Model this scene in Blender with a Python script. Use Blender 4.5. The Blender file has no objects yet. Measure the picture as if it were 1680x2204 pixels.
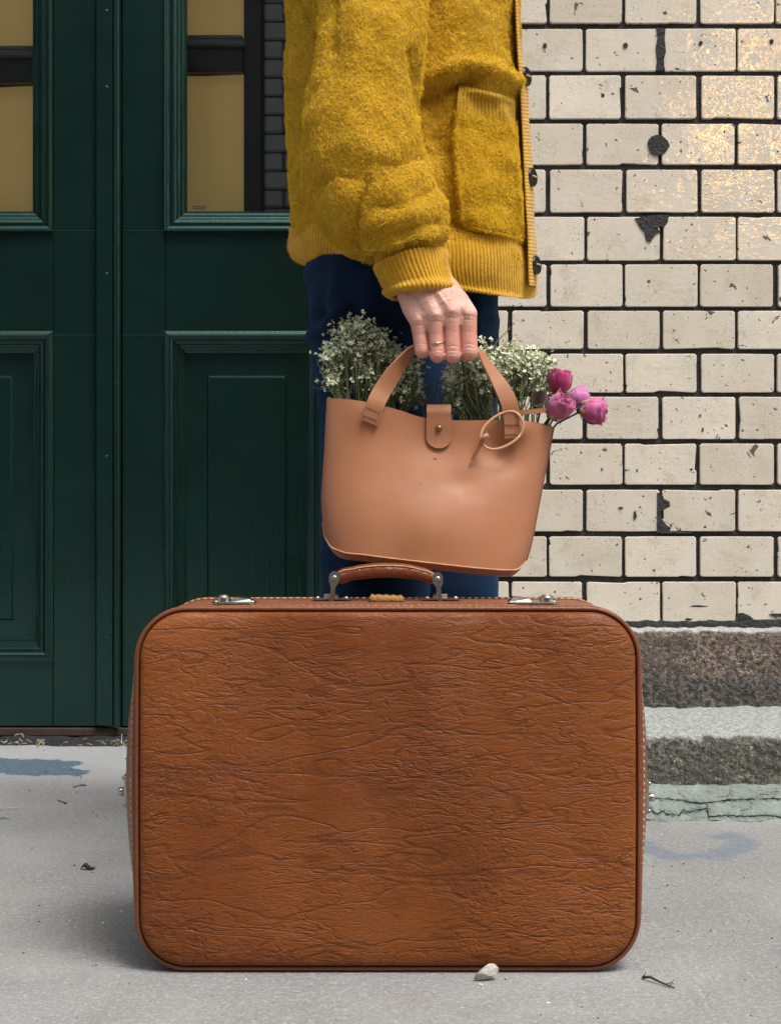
import bpy, bmesh, math, random
import numpy as np
from mathutils import Vector, Matrix
from mathutils.bvhtree import BVHTree

random.seed(7)
rng = np.random.default_rng(11)
scene = bpy.context.scene
COL = scene.collection
R = math.radians

# ------------------------------------------------------------------ camera, sky, sun, exposure
CAM_H = 0.493                     # camera height above the paving, level view
FPX, CX, CY = 3312.0, 840.0, 1102.0
cam_d = bpy.data.cameras.new('camera')
cam_d.sensor_fit = 'VERTICAL'
cam_d.sensor_height = 24.0
cam_d.lens = 24.0 * FPX / 2204.0
cam_d.clip_start = 0.05
cam_d.clip_end = 500
cam = bpy.data.objects.new('camera', cam_d)
COL.objects.link(cam)
cam.location = (0, 0, CAM_H)
cam.rotation_euler = (R(90), 0, 0)
scene.camera = cam

SUN_EL, SUN_AZ = 62.0, 140.0      # high, from behind the camera and to its right; azimuth clockwise from +Y
world = bpy.data.worlds.new('World')
scene.world = world
world.use_nodes = True
wn = world.node_tree
bg = wn.nodes['Background']
sky = wn.nodes.new('ShaderNodeTexSky')
sky.sky_type = 'NISHITA'
sky.sun_disc = False
sky.sun_elevation = R(SUN_EL)
sky.sun_rotation = R(SUN_AZ)
sky.air_density = 1.0
sky.dust_density = 4.0
hsv = wn.nodes.new('ShaderNodeHueSaturation')
hsv.inputs['Saturation'].default_value = 0.45      # overcast: the blue is washed out
wn.links.new(sky.outputs[0], hsv.inputs['Color'])
wn.links.new(hsv.outputs[0], bg.inputs['Color'])
bg.inputs['Strength'].default_value = 0.12

sun_d = bpy.data.lights.new('sun', 'SUN')
sun_d.energy = 1.5
sun_d.angle = R(20)
sun_d.color = (1.0, 0.97, 0.93)
sun = bpy.data.objects.new('sun', sun_d)
COL.objects.link(sun)
sun.rotation_euler = Vector((-math.sin(R(SUN_AZ)) * math.cos(R(SUN_EL)),
                             -math.cos(R(SUN_AZ)) * math.cos(R(SUN_EL)),
                             -math.sin(R(SUN_EL)))).to_track_quat('-Z', 'Y').to_euler()
sun.location = (3, -3, 8)

scene.view_settings.view_transform = 'Standard'
scene.view_settings.look = 'None'
scene.view_settings.exposure = 0.95
scene.view_settings.gamma = 1.0
scene.render.engine = 'CYCLES'
scene.cycles.use_denoising = True
scene.cycles.max_bounces = 6
scene.cycles.diffuse_bounces = 3
scene.cycles.glossy_bounces = 3
scene.cycles.transmission_bounces = 4
scene.cycles.transparent_max_bounces = 12


# ------------------------------------------------------------------ helpers
def P(u, v, d):
    """point at distance d in front of the camera plane; u, v on a 1680 x 2204 frame"""
    return np.array([(u - CX) * d / FPX, d, CAM_H - (v - CY) * d / FPX])


def wl(o):
    v = Vector((0, 0, 0))
    while o is not None:
        v = v + o.location
        o = o.parent
    return v


def tag(o, label=None, cat=None, group=None, kind=None):
    if label: o['label'] = label
    if cat: o['category'] = cat
    if group: o['group'] = group
    if kind: o['kind'] = kind
    return o


def empty(name, loc, label=None, cat=None, group=None, kind=None, parent=None):
    o = bpy.data.objects.new(name, None)
    o.empty_display_size = 0.05
    COL.objects.link(o)
    o.location = Vector(loc) - (wl(parent) if parent else Vector((0, 0, 0)))
    o.parent = parent
    return tag(o, label, cat, group, kind)


def mk(name, verts, faces, mats, parent=None, smooth=True, idx=None, origin=None, kind=None):
    """one mesh object from world-space verts; origin at the parent's base unless given"""
    verts = np.asarray(verts, dtype=float)
    base = np.array(wl(parent)) if parent is not None else np.zeros(3)
    org = np.array(origin) if origin is not None else base
    me = bpy.data.meshes.new(name)
    me.from_pydata((verts - org).tolist(), [], [list(map(int, f)) for f in faces])
    if not isinstance(mats, (list, tuple)): mats = [mats]
    for m in mats: me.materials.append(m)
    if idx is not None: me.polygons.foreach_set('material_index', np.asarray(idx, dtype=np.int32))
    if smooth: me.polygons.foreach_set('use_smooth', np.ones(len(me.polygons), dtype=bool))
    me.update()
    o = bpy.data.objects.new(name, me)
    COL.objects.link(o)
    o.parent = parent
    o.location = Vector(org - base)
    if kind: o['kind'] = kind
    return o


def autosmooth(o, ang=35):
    me = o.data
    bm = bmesh.new(); bm.from_mesh(me)
    for e in bm.edges:
        e.smooth = not (len(e.link_faces) == 2 and e.calc_face_angle(0) > R(ang))
    bm.to_mesh(me); bm.free()
    return o


class Geo:
    """collects shapes into one mesh"""
    def __init__(s): s.v, s.f, s.i = [], [], []

    def add(s, verts, faces, mi=0):
        n = len(s.v)
        s.v.extend([tuple(map(float, p)) for p in verts])
        s.f.extend([[q + n for q in f] for f in faces])
        s.i.extend([mi] * len(faces))
        return s

    def box(s, a, b, mi=0):
        x0, y0, z0 = a; x1, y1, z1 = b
        return s.add([(x0, y0, z0), (x1, y0, z0), (x1, y1, z0), (x0, y1, z0), (x0, y0, z1), (x1, y0, z1), (x1, y1, z1), (x0, y1, z1)],
                     [(0, 3, 2, 1), (4, 5, 6, 7), (0, 1, 5, 4), (1, 2, 6, 5), (2, 3, 7, 6), (3, 0, 4, 7)], mi)

    def tube(s, pts, rad, n=8, mi=0, closed=False, flat=1.0, cap=True):
        pts = np.asarray(pts, float)
        m = len(pts)
        rad = np.broadcast_to(np.asarray(rad, float), (m,))
        if closed: tan = np.roll(pts, -1, 0) - np.roll(pts, 1, 0)
        else: tan = np.gradient(pts, axis=0)
        tan /= np.linalg.norm(tan, axis=1)[:, None] + 1e-12
        ref = np.array([0, 0, 1.0]) if abs(tan[0][2]) < 0.9 else np.array([1.0, 0, 0])
        nrm = np.cross(tan[0], ref); nrm /= np.linalg.norm(nrm)
        vs = []
        for k in range(m):
            nrm = nrm - tan[k] * np.dot(nrm, tan[k]); nrm /= np.linalg.norm(nrm) + 1e-12
            bi = np.cross(tan[k], nrm)
            for j in range(n):
                a = 2 * math.pi * j / n
                vs.append(pts[k] + rad[k] * (math.cos(a) * nrm + math.sin(a) * bi * flat))
        fs = []
        for k in range(m if closed else m - 1):
            k2 = (k + 1) % m
            for j in range(n):
                j2 = (j + 1) % n
                fs.append((k * n + j, k * n + j2, k2 * n + j2, k2 * n + j))
        if not closed and cap:
            fs.append(tuple(range(n - 1, -1, -1))); fs.append(tuple(range((m - 1) * n, m * n)))
        return s.add(vs, fs, mi)

    def sphere(s, c, r, nu=12, nv=8, mi=0):
        c = np.asarray(c, float); r = np.broadcast_to(np.asarray(r, float), (3,))
        vs = [c + r * np.array([0, 0, 1])]
        for i in range(1, nv):
            t = math.pi * i / nv
            for j in range(nu):
                a = 2 * math.pi * j / nu
                vs.append(c + r * np.array([math.sin(t) * math.cos(a), math.sin(t) * math.sin(a), math.cos(t)]))
        vs.append(c - r * np.array([0, 0, 1]))
        fs = []
        for j in range(nu):
            fs.append((0, 1 + j, 1 + (j + 1) % nu))
            for i in range(nv - 2):
                a = 1 + i * nu
                fs.append((a + j, a + nu + j, a + nu + (j + 1) % nu, a + (j + 1) % nu))
            a = 1 + (nv - 2) * nu
            fs.append((a + j, len(vs) - 1, a + (j + 1) % nu))
        return s.add(vs, fs, mi)

    def cyl(s, c, axis, r, h, n=20, bev=0.0, mi=0):
        """disc/cylinder with bevelled rim, from c along axis"""
        c = np.asarray(c, float); ax = np.asarray(axis, float); ax /= np.linalg.norm(ax)
        ref = np.array([0, 0, 1.0]) if abs(ax[2]) < .9 else np.array([1.0, 0, 0])
        a1 = np.cross(ax, ref); a1 /= np.linalg.norm(a1); a2 = np.cross(ax, a1)
        prof = [(r, 0), (r, h - bev), (r - bev, h)] if bev else [(r, 0), (r, h)]
        vs = []
        for (q, t) in prof:
            for j in range(n):
                a = 2 * math.pi * j / n
                vs.append(c + ax * t + q * (math.cos(a) * a1 + math.sin(a) * a2))
        fs = []
        for k in range(len(prof) - 1):
            for j in range(n):
                fs.append((k * n + j, k * n + (j + 1) % n, (k + 1) * n + (j + 1) % n, (k + 1) * n + j))
        fs.append(tuple(range((len(prof) - 1) * n, len(prof) * n))); fs.append(tuple(range(n - 1, -1, -1)))
        return s.add(vs, fs, mi)

    def build(s, name, mats, parent=None, smooth=True, origin=None, kind=None):
        return mk(name, s.v, s.f, mats, parent, smooth, s.i, origin, kind)


def spl(t, ts, vals):
    """Catmull-Rom through (ts, vals) at t (vals may be vectors)"""
    ts = np.asarray(ts, float); vals = np.asarray(vals, float)
    t = np.atleast_1d(np.asarray(t, float))
    i = np.clip(np.searchsorted(ts, t, side='right') - 1, 0, len(ts) - 2)
    m = np.gradient(vals, ts, axis=0)
    h = (ts[i + 1] - ts[i]); x = np.clip((t - ts[i]) / h, 0, 1)
    sh = (-1,) + (1,) * (vals.ndim - 1)
    x, h = x.reshape(sh), h.reshape(sh)
    return ((2 * x**3 - 3 * x**2 + 1) * vals[i] + (x**3 - 2 * x**2 + x) * h * m[i]
            + (-2 * x**3 + 3 * x**2) * vals[i + 1] + (x**3 - x**2) * h * m[i + 1])


def grid_faces(nr, nc, closed=False):
    fs = []
    for k in range(nr - 1):
        for j in range(nc if closed else nc - 1):
            j2 = (j + 1) % nc
            fs.append((k * nc + j, k * nc + j2, (k + 1) * nc + j2, (k + 1) * nc + j))
    return fs


def grid_normals(G, closed=True):
    """normals of a (rows, cols, 3) grid"""
    if closed: du = np.roll(G, -1, 1) - np.roll(G, 1, 1)
    else: du = np.gradient(G, axis=1)
    dv = np.gradient(G, axis=0)
    n = np.cross(du, dv)
    return n / (np.linalg.norm(n, axis=2)[..., None] + 1e-12)


def proj(G):
    d = G[..., 1]
    return CX + G[..., 0] / d * FPX, CY - (G[..., 2] - CAM_H) / d * FPX


def seg_dist(u, v, pts):
    best = np.full(u.shape, 1e9)
    for (a, b) in zip(pts[:-1], pts[1:]):
        ax, ay = a; bx, by = b
        L = (bx - ax)**2 + (by - ay)**2 + 1e-9
        t = np.clip(((u - ax) * (bx - ax) + (v - ay) * (by - ay)) / L, 0, 1)
        best = np.minimum(best, np.hypot(u - ax - t * (bx - ax), v - ay - t * (by - ay)))
    return best


def snoise(p, scale, seed=0, octs=3):
    """cheap smooth pseudo noise, sum of rotated sines, about -1..1"""
    r = np.random.default_rng(seed)
    out = np.zeros(p.shape[:-1]); amp = 1.0; tot = 0
    for o in range(octs):
        for k in range(5):
            w = r.normal(size=3); w /= np.linalg.norm(w)
            out += amp * np.sin(p @ (w * scale * 6.283 * r.uniform(.6, 1.4)) + r.uniform(0, 6.28))
        tot += amp * 2.2; amp *= .5; scale *= 2.1
    return out / tot


# ------------------------------------------------------------------ materials
class Mat:
    def __init__(s, name):
        s.m = bpy.data.materials.new(name); s.m.use_nodes = True
        s.nt = s.m.node_tree
        s.b = s.nt.nodes['Principled BSDF']
        s.out = s.nt.nodes['Material Output']
        s.tc = s.nt.nodes.new('ShaderNodeTexCoord')
        s.obj = s.tc.outputs['Object']

    def setin(s, sock, v):
        if isinstance(v, bpy.types.NodeSocket): s.nt.links.new(v, sock)
        elif hasattr(v, '__len__') and len(v) == 3 and sock.type == 'RGBA': sock.default_value = (*v, 1)
        else: sock.default_value = v

    def n(s, t, ins=None, out=0, **props):
        nd = s.nt.nodes.new('ShaderNode' + t)
        for k, v in props.items(): setattr(nd, k, v)
        for k, v in (ins or {}).items(): s.setin(nd.inputs[k], v)
        return nd.outputs[out]

    def math(s, op, a, b=0.0, c=None, clamp=False):
        nd = s.nt.nodes.new('ShaderNodeMath'); nd.operation = op; nd.use_clamp = clamp
        s.setin(nd.inputs[0], a); s.setin(nd.inputs[1], b)
        if c is not None: s.setin(nd.inputs[2], c)
        return nd.outputs[0]

    def vmath(s, op, a, b=(0, 0, 0)):
        nd = s.nt.nodes.new('ShaderNodeVectorMath'); nd.operation = op
        s.setin(nd.inputs[0], a); s.setin(nd.inputs[1], b)
        return nd.outputs[0]

    def mix(s, f, a, b, blend='MIX'):
        nd = s.nt.nodes.new('ShaderNodeMix'); nd.data_type = 'RGBA'; nd.blend_type = blend
        s.setin(nd.inputs[0], f); s.setin(nd.inputs[6], a); s.setin(nd.inputs[7], b)
        return nd.outputs[2]

    def mr(s, v, a, b, c=0.0, d=1.0, smooth=True):
        nd = s.nt.nodes.new('ShaderNodeMapRange')
        nd.interpolation_type = 'SMOOTHSTEP' if smooth else 'LINEAR'
        for k, q in zip(range(5), (v, a, b, c, d)): s.setin(nd.inputs[k], q)
        return nd.outputs[0]

    def noise(s, scale, detail=3, rough=.55, dist=0.0, vec=None, col=False):
        return s.n('TexNoise', {'Vector': vec or s.obj, 'Scale': scale, 'Detail': detail, 'Roughness': rough, 'Distortion': dist},
                   out=1 if col else 0)

    def voro(s, scale, feature='F1', vec=None, rand=1.0, out=0):
        return s.n('TexVoronoi', {'Vector': vec or s.obj, 'Scale': scale, 'Randomness': rand}, out=out, feature=feature)

    def mapping(s, scale=(1, 1, 1), rot=(0, 0, 0), loc=(0, 0, 0), vec=None):
        return s.n('Mapping', {'Vector': vec or s.obj, 'Scale': scale, 'Rotation': rot, 'Location': loc})

    def bump(s, h, dist, strength=1.0, normal=None):
        ins = {'Height': h, 'Distance': dist, 'Strength': strength}
        if normal is not None: ins['Normal'] = normal
        return s.n('Bump', ins)

    def set(s, **kw):
        for k, v in kw.items(): s.setin(s.b.inputs[k.replace('_', ' ')], v)
        return s


def simple(name, col, rough=.5, metal=0.0, nscale=0, namp=.15, bump=0.0, bscale=60, spec=.5):
    a = Mat(name)
    a.set(Roughness=rough, Metallic=metal)
    a.b.inputs['Specular IOR Level'].default_value = spec
    c = col
    if nscale:
        f = a.noise(nscale, 4)
        c = a.mix(f, tuple(x * (1 - namp) for x in col), tuple(min(1, x * (1 + namp)) for x in col))
    a.setin(a.b.inputs['Base Color'], c)
    if bump: a.set(Normal=a.bump(a.noise(bscale, 4), bump))
    return a.m


def creases(a, scl, rot, width, scale, warp=.35, detail=2.0, lo=.5):
    vec = a.mapping(scl, rot)
    w = a.noise(scale * .8, 2, vec=vec, col=True)
    vec = a.vmath('ADD', vec, a.vmath('MULTIPLY', a.vmath('SUBTRACT', w, (.5, .5, .5)), (warp, warp, warp)))
    nv = a.noise(scale, detail, .5, vec=vec)
    return a.mr(a.math('ABSOLUTE', a.math('SUBTRACT', nv, lo)), 0, width)


def mat_suitcase():
    a = Mat('suitcase_leather')
    big = a.noise(3.5, 3)
    zone = a.mr(a.noise(5, 2, vec=a.mapping((1, 1, 1.4), loc=(3, 1, 7))), .40, .62)
    zon2 = a.mr(a.noise(6, 2, vec=a.mapping((1, 1, 1.6), loc=(9, 4, 2))), .36, .60, .15, 1)
    c1 = creases(a, (1, 1, 3.4), (0, R(5), 0), .030, 5.6, .35, 2.0)
    c2 = creases(a, (1, 1, 3.6), (0, R(-8), 0), .040, 10.5, .35, 2.0, .47)
    c2b = creases(a, (1, 1, 3.4), (0, R(4), 0), .065, 19.0, .25, 2.0, .53)
    c2c = creases(a, (1, 1, 3.0), (0, R(-3), 0), .065, 28.0, .2, 1.5, .5)
    c5 = creases(a, (1, 1, 2.0), (0, R(-38), 0), .045, 12.0, .35, 2.0, .52)
    c3 = creases(a, (1, 1, 2.6), (0, R(42), 0), .042, 9.5, .4, 2.0)
    c4 = creases(a, (1.4, 1, 1.8), (0, R(-48), 0), .075, 26.0, .2, 2.0)
    peb = a.noise(150, 2.5, .6, .6, vec=a.mapping((1, 1, 1.7)))
    grain = a.noise(520, 3)
    h = a.math('MULTIPLY', c1, 1.0)
    h = a.math('ADD', h, a.math('MULTIPLY', a.math('MULTIPLY', c2, .9), zon2))
    h = a.math('ADD', h, a.math('MULTIPLY', a.math('MULTIPLY', c2b, .6), zon2))
    h = a.math('ADD', h, a.math('MULTIPLY', c2c, .26))
    h = a.math('ADD', h, a.math('MULTIPLY', a.math('MULTIPLY', c3, .8), zone))
    h = a.math('ADD', h, a.math('MULTIPLY', a.math('MULTIPLY', c5, .55), a.math('ADD', a.math('MULTIPLY', zone, .6), .2)))
    h = a.math('ADD', h, a.math('MULTIPLY', a.math('MULTIPLY', c4, .55), zone))
    h = a.math('ADD', h, a.math('MULTIPLY', a.math('MULTIPLY', peb, 1.5), a.math('ADD', a.math('MULTIPLY', zone, .65), .25)))
    h = a.math('ADD', h, a.math('MULTIPLY', grain, .16))
    dent = a.noise(3.2, 1.5, vec=a.mapping((1.5, 1, .55), loc=(2.3, 0, .4)))
    nrm = a.bump(dent, .062, 1.0)
    col = a.mix(a.mr(big, .3, .7), (.160, .0415, .0066), (.211, .0595, .0098))
    col = a.mix(a.mr(a.noise(70, 4, .7), .62, .72, 0, .25), col, (.33, .12, .035))
    col = a.mix(a.mr(a.math('MULTIPLY', c1, c2), 1.0, .0, 0, .30), col, (.07, .018, .004))
    a.set(Base_Color=col, Roughness=a.mr(a.noise(12, 3), .3, .7, .46, .62), Normal=a.bump(h, .00052, 1.0, nrm))
    a.b.inputs['Specular IOR Level'].default_value = .28
    return a.m


def mat_band():
    a = Mat('suitcase_band_leather')
    big = a.noise(9, 3)
    fine = a.noise(320, 3)
    peb = a.voro(420, 'DISTANCE_TO_EDGE')
    col = a.mix(a.mr(big, .3, .7), (.20, .062, .022), (.27, .092, .034))
    a.set(Base_Color=col, Roughness=.42, Normal=a.bump(a.math('ADD', fine, a.mr(peb, 0, .2)), .0006))
    return a.m


def mat_bag():
    a = Mat('bag_leather')
    big = a.noise(7, 4)
    grain = a.noise(520, 3)
    spots = a.mr(a.noise(45, 2), .70, .76)
    col = a.mix(a.mr(big, .32, .68), (.305, .118, .048), (.37, .152, .068))
    col = a.mix(a.math('MULTIPLY', spots, .25), col, (.30, .11, .045))
    h = a.math('ADD', a.math('MULTIPLY', grain, .22), a.math('MULTIPLY', a.noise(14, 2), 1.6))
    a.set(Base_Color=col, Roughness=a.mr(a.noise(60, 3), .3, .7, .52, .62), Normal=a.bump(h, .0007))
    return a.m


def mat_wool():
    a = Mat('mustard_wool')
    f1 = a.noise(46, 3)
    sq = a.noise(300, 3, .65, 1.6)
    sq2 = a.noise(190, 2, .5, 2.4, vec=a.mapping((1, 1, 1), loc=(4, 2, 1)))
    lines = a.mr(a.math('ABSOLUTE', a.math('SUBTRACT', sq2, .5)), 0, .06, 1, 0)
    col = a.mix(a.mr(f1, .3, .7), (.50, .25, .006), (.62, .335, .010))
    col = a.mix(a.math('MULTIPLY', a.mr(sq, .45, .7), .35), col, (.74, .47, .05))
    h = a.math('ADD', a.math('MULTIPLY', sq, 1.0), a.math('MULTIPLY', lines, .45))
    a.set(Base_Color=col, Roughness=.92, Normal=a.bump(h, .0024))
    a.b.inputs['Sheen Weight'].default_value = .35
    a.b.inputs['Sheen Roughness'].default_value = .5
    a.b.inputs['Sheen Tint'].default_value = (1, .8, .3, 1)
    a.b.inputs['Specular IOR Level'].default_value = .15
    return a.m


def mat_rib():
    a = Mat('mustard_rib_knit')
    f1 = a.noise(60, 3); sq = a.noise(420, 3, .6, 1.0)
    col = a.mix(a.mr(f1, .3, .7), (.52, .265, .008), (.64, .35, .013))
    a.set(Base_Color=col, Roughness=.92, Normal=a.bump(sq, .0016))
    a.b.inputs['Sheen Weight'].default_value = .3
    a.b.inputs['Specular IOR Level'].default_value = .15
    return a.m


def mat_denim():
    a = Mat('dark_blue_twill')
    f = a.noise(14, 3); w = a.noise(700, 2)
    fade = a.mr(a.noise(22, 4, .6, vec=a.mapping((1, 1, .5))), .52, .75)
    col = a.mix(a.mr(f, .3, .7), (.0010, .0078, .025), (.0020, .0155, .043))
    col = a.mix(a.math('MULTIPLY', fade, .35), col, (.004, .030, .075))
    a.set(Base_Color=col, Roughness=.85, Normal=a.bump(a.math('ADD', w, a.math('MULTIPLY', f, .6)), .0009))
    a.b.inputs['Sheen Weight'].default_value = .16
    a.b.inputs['Sheen Tint'].default_value = (.04, .32, .75, 1)
    a.b.inputs['Specular IOR Level'].default_value = .2
    return a.m


def mat_skin():
    a = Mat('skin')
    f = a.noise(70, 3); m = a.noise(900, 3); f2 = a.noise(25, 2)
    col = a.mix(a.mr(f, .3, .7), (.63, .335, .26), (.71, .42, .34))
    col = a.mix(a.math('MULTIPLY', a.mr(f2, .45, .65), .5), col, (.60, .24, .18))
    zz = a.n('SeparateXYZ', {0: a.obj}).node.outputs[2]
    col = a.mix(a.mr(zz, .735, .705, 0, .45), col, (.58, .23, .165))
    a.set(Base_Color=col, Roughness=.46, Normal=a.bump(a.math('ADD', m, a.math('MULTIPLY', a.voro(520), .8)), .0004))
    a.b.inputs['Subsurface Weight'].default_value = .25
    a.b.inputs['Subsurface Radius'].default_value = (1.0, .35, .2)
    a.b.inputs['Subsurface Scale'].default_value = .005
    return a.m


def mat_brick():
    a = Mat('cream_glazed_brick')
    rnd = a.n('ObjectInfo', out=5)
    off = a.n('CombineXYZ', {0: a.math('MULTIPLY', rnd, 37.0), 1: 0.0, 2: a.math('MULTIPLY', rnd, 91.0)})
    vec = a.vmath('ADD', a.obj, off)
    warp = a.vmath('ADD', vec, a.vmath('MULTIPLY', a.noise(40, 2, vec=vec, col=True), (.006, .006, .006)))
    cr = a.voro(135, 'DISTANCE_TO_EDGE', vec=warp)
    crk = a.mr(cr, .0, .035, 1, 0)
    zone = a.mr(a.noise(14, 2, vec=vec), .40, .58)
    base = a.mix(rnd, (.555, .495, .395), (.72, .65, .53))
    base = a.mix(a.mr(a.noise(9, 3, vec=vec), .35, .7), base, (.63, .58, .49))
    stain = a.mr(a.noise(22, 5, .65, vec=vec), .52, .72)
    base = a.mix(a.math('MULTIPLY', stain, .45), base, (.40, .33, .25))
    base = a.mix(a.math('MULTIPLY', crk, a.math('MULTIPLY', zone, .75)), base, (.24, .19, .13))
    spot = a.mr(a.noise(95, 2, .5, vec=vec), .685, .697)
    flake = a.mr(a.noise(34, 4, .6, .6, vec=a.vmath('ADD', vec, (7, 3, 1))), .67, .682)
    chip = a.math('MAXIMUM', spot, flake)
    chipc = a.mix(a.noise(120, 2, vec=vec), (.030, .026, .022), (.16, .125, .085))
    base = a.mix(chip, base, chipc)
    rough = a.math('ADD', a.mr(stain, 0, 1, .025, .14), a.math('MULTIPLY', chip, .7))
    glz = a.noise(95, 1.5, .5, .5, vec=a.vmath('MULTIPLY', vec, (.7, 1, 1.2)))
    glz2 = a.noise(30, 2, vec=vec)
    h = a.math('ADD', a.math('MULTIPLY', a.math('MULTIPLY', glz, .55), a.mr(a.noise(12, 2, vec=vec), .4, .6, .3, 1)), a.math('MULTIPLY', glz2, .30))
    h = a.math('SUBTRACT', h, a.math('MULTIPLY', crk, .06))
    h = a.math('SUBTRACT', h, a.math('MULTIPLY', chip, .8))
    a.set(Base_Color=base, Roughness=rough, Normal=a.bump(h, .0011))
    a.b.inputs['Specular IOR Level'].default_value = .6
    return a.m


def mat_stone(name, c1, c2, c3, top1, top2, band=None):
    """rough stone; upward faces take paler colours than the fronts"""
    a = Mat(name)
    f = a.noise(11, 4, .6); g = a.noise(120, 4, .7)
    h1 = a.noise(60, 5, .65)
    col = a.mix(a.mr(g, .38, .64), c1, c2)
    col = a.mix(a.mr(f, .42, .62, 0, .7), col, c3)
    col = a.mix(a.mr(a.noise(190, 2, .6), .62, .70, 0, .8), col, tuple(min(.6, x * 2.2) for x in c2))
    if band:
        zz = a.n('SeparateXYZ', {0: a.obj}).node.outputs[2]
        lim = a.math('ADD', zz, a.math('MULTIPLY', a.math('SUBTRACT', a.noise(14, 4), .5), .09))
        col = a.mix(a.mr(lim, band[0] + .015, band[0] - .015, 0, .85), col, a.mix(a.mr(g, .38, .64), band[1], band[2]))
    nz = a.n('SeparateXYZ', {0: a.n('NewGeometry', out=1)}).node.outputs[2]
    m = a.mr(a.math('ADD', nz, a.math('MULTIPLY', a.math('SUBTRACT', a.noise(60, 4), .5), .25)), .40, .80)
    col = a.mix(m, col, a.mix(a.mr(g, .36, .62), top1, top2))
    h = a.math('ADD', a.math('MULTIPLY', h1, 1.0), a.math('MULTIPLY', g, .7))
    a.set(Base_Color=col, Roughness=.9, Normal=a.bump(h, .009))
    return a.m


def capsule(a, x, y, ax, ay, bx, by, ra, rb):
    """mask of a stretched stroke on the ground"""
    L2 = (bx - ax)**2 + (by - ay)**2
    px = a.math('SUBTRACT', x, ax); py = a.math('SUBTRACT', y, ay)
    t = a.math('DIVIDE', a.math('ADD', a.math('MULTIPLY', px, bx - ax), a.math('MULTIPLY', py, by - ay)), L2, clamp=True)
    dx = a.math('SUBTRACT', px, a.math('MULTIPLY', t, bx - ax)); dy = a.math('SUBTRACT', py, a.math('MULTIPLY', t, by - ay))
    d = a.math('SQRT', a.math('ADD', a.math('MULTIPLY', dx, dx), a.math('MULTIPLY', dy, dy)))
    r = a.math('ADD', ra, a.math('MULTIPLY', t, rb - ra))
    return a.math('SUBTRACT', d, r)


def gpt(u, v):
    """ground point seen at u, v"""
    d = CAM_H * FPX / (v - CY)
    return (u - CX) * d / FPX, d


def mat_ground():
    a = Mat('worn_concrete')
    sx = a.n('SeparateXYZ', {0: a.obj}); nd = sx.node
    wob = a.noise(13, 4, .6); wob2 = a.noise(26, 4, .6, vec=a.vmath('ADD', a.obj, (5, 9, 2)))
    x = a.math('ADD', nd.outputs[0], a.math('MULTIPLY', a.math('SUBTRACT', wob, .5), .05))
    y = a.math('ADD', nd.outputs[1], a.math('MULTIPLY', a.math('SUBTRACT', wob2, .5), .10))
    big = a.noise(1.7, 4, .55); mid = a.noise(11, 4, .6); g = a.noise(260, 3, .7); g2 = a.noise(520, 2, .6)
    col = a.mix(a.mr(big, .34, .66), (.195, .195, .186), (.275, .278, .266))
    col = a.mix(a.math('MULTIPLY', a.mr(mid, .4, .72), .5), col, (.19, .18, .175))
    g3 = a.noise(125, 3, .7)
    col = a.mix(a.mr(g3, .52, .66, 0, .35), col, (.42, .43, .41))
    col = a.mix(a.mr(g3, .46, .34, 0, .35), col, (.15, .15, .145))
    col = a.mix(a.mr(g, .54, .68, 0, .75), col, (.44, .44, .42))
    col = a.mix(a.mr(g2, .36, .26, 0, .7), col, (.10, .095, .09))
    col = a.mix(a.mr(a.voro(62), .05, .11, .5, 0), col, (.55, .56, .535))
    # pale worn strip along the door
    m3 = a.mr(nd.outputs[1], 2.75, 3.05, 0, .55)
    col = a.mix(m3, col, (.36, .375, .385))
    # blue painted marks by the door, grey-blue arc by the step
    strokes = []
    for (p, q, ra, rb) in [((-40, 1637), (150, 1643), .045, .03), ((-40, 1655), (85, 1650), .06, .07), ((85, 1656), (165, 1664), .075, .03), ((-60, 1765), (8, 1762), .035, .012)]:
        (ax, ay), (bx, by) = gpt(*p), gpt(*q)
        strokes.append(capsule(a, x, y, ax, ay, bx, by, ra, rb))
    d = strokes[0]
    for q in strokes[1:]: d = a.math('MINIMUM', d, q)
    m1 = a.math('MULTIPLY', a.mr(d, -.006, .002, 1, 0), a.mr(a.noise(90, 3), .33, .5, .75, 1))
    col = a.mix(m1, col, (.062, .108, .145))
    arc = [(1380, 1815), (1400, 1832), (1450, 1844), (1520, 1843), (1575, 1832), (1600, 1812), (1570, 1798), (1540, 1800)]
    d = None
    for p, q in zip(arc[:-1], arc[1:]):
        (ax, ay), (bx, by) = gpt(*p), gpt(*q)
        c = capsule(a, x, y, ax, ay, bx, by, .022, .022)
        d = c if d is None else a.math('MINIMUM', d, c)
    m2 = a.math('MULTIPLY', a.mr(d, -.012, .012, .75, 0), a.mr(a.noise(70, 3), .3, .55, .4, 1))
    col = a.mix(m2, col, (.12, .155, .20))
    m3b = capsule(a, x, y, *gpt(1665, 2050), *gpt(1715, 2045), .010, .004)
    col = a.mix(a.mr(m3b, -.01, .004, .4, 0), col, (.12, .16, .18))
    h = a.math('ADD', a.math('MULTIPLY', g, .5), a.math('ADD', a.math('MULTIPLY', g3, .6), a.math('MULTIPLY', a.noise(40, 4), .8)))
    a.set(Base_Color=col, Roughness=.82, Normal=a.bump(h, .0034))
    return a.m


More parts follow.
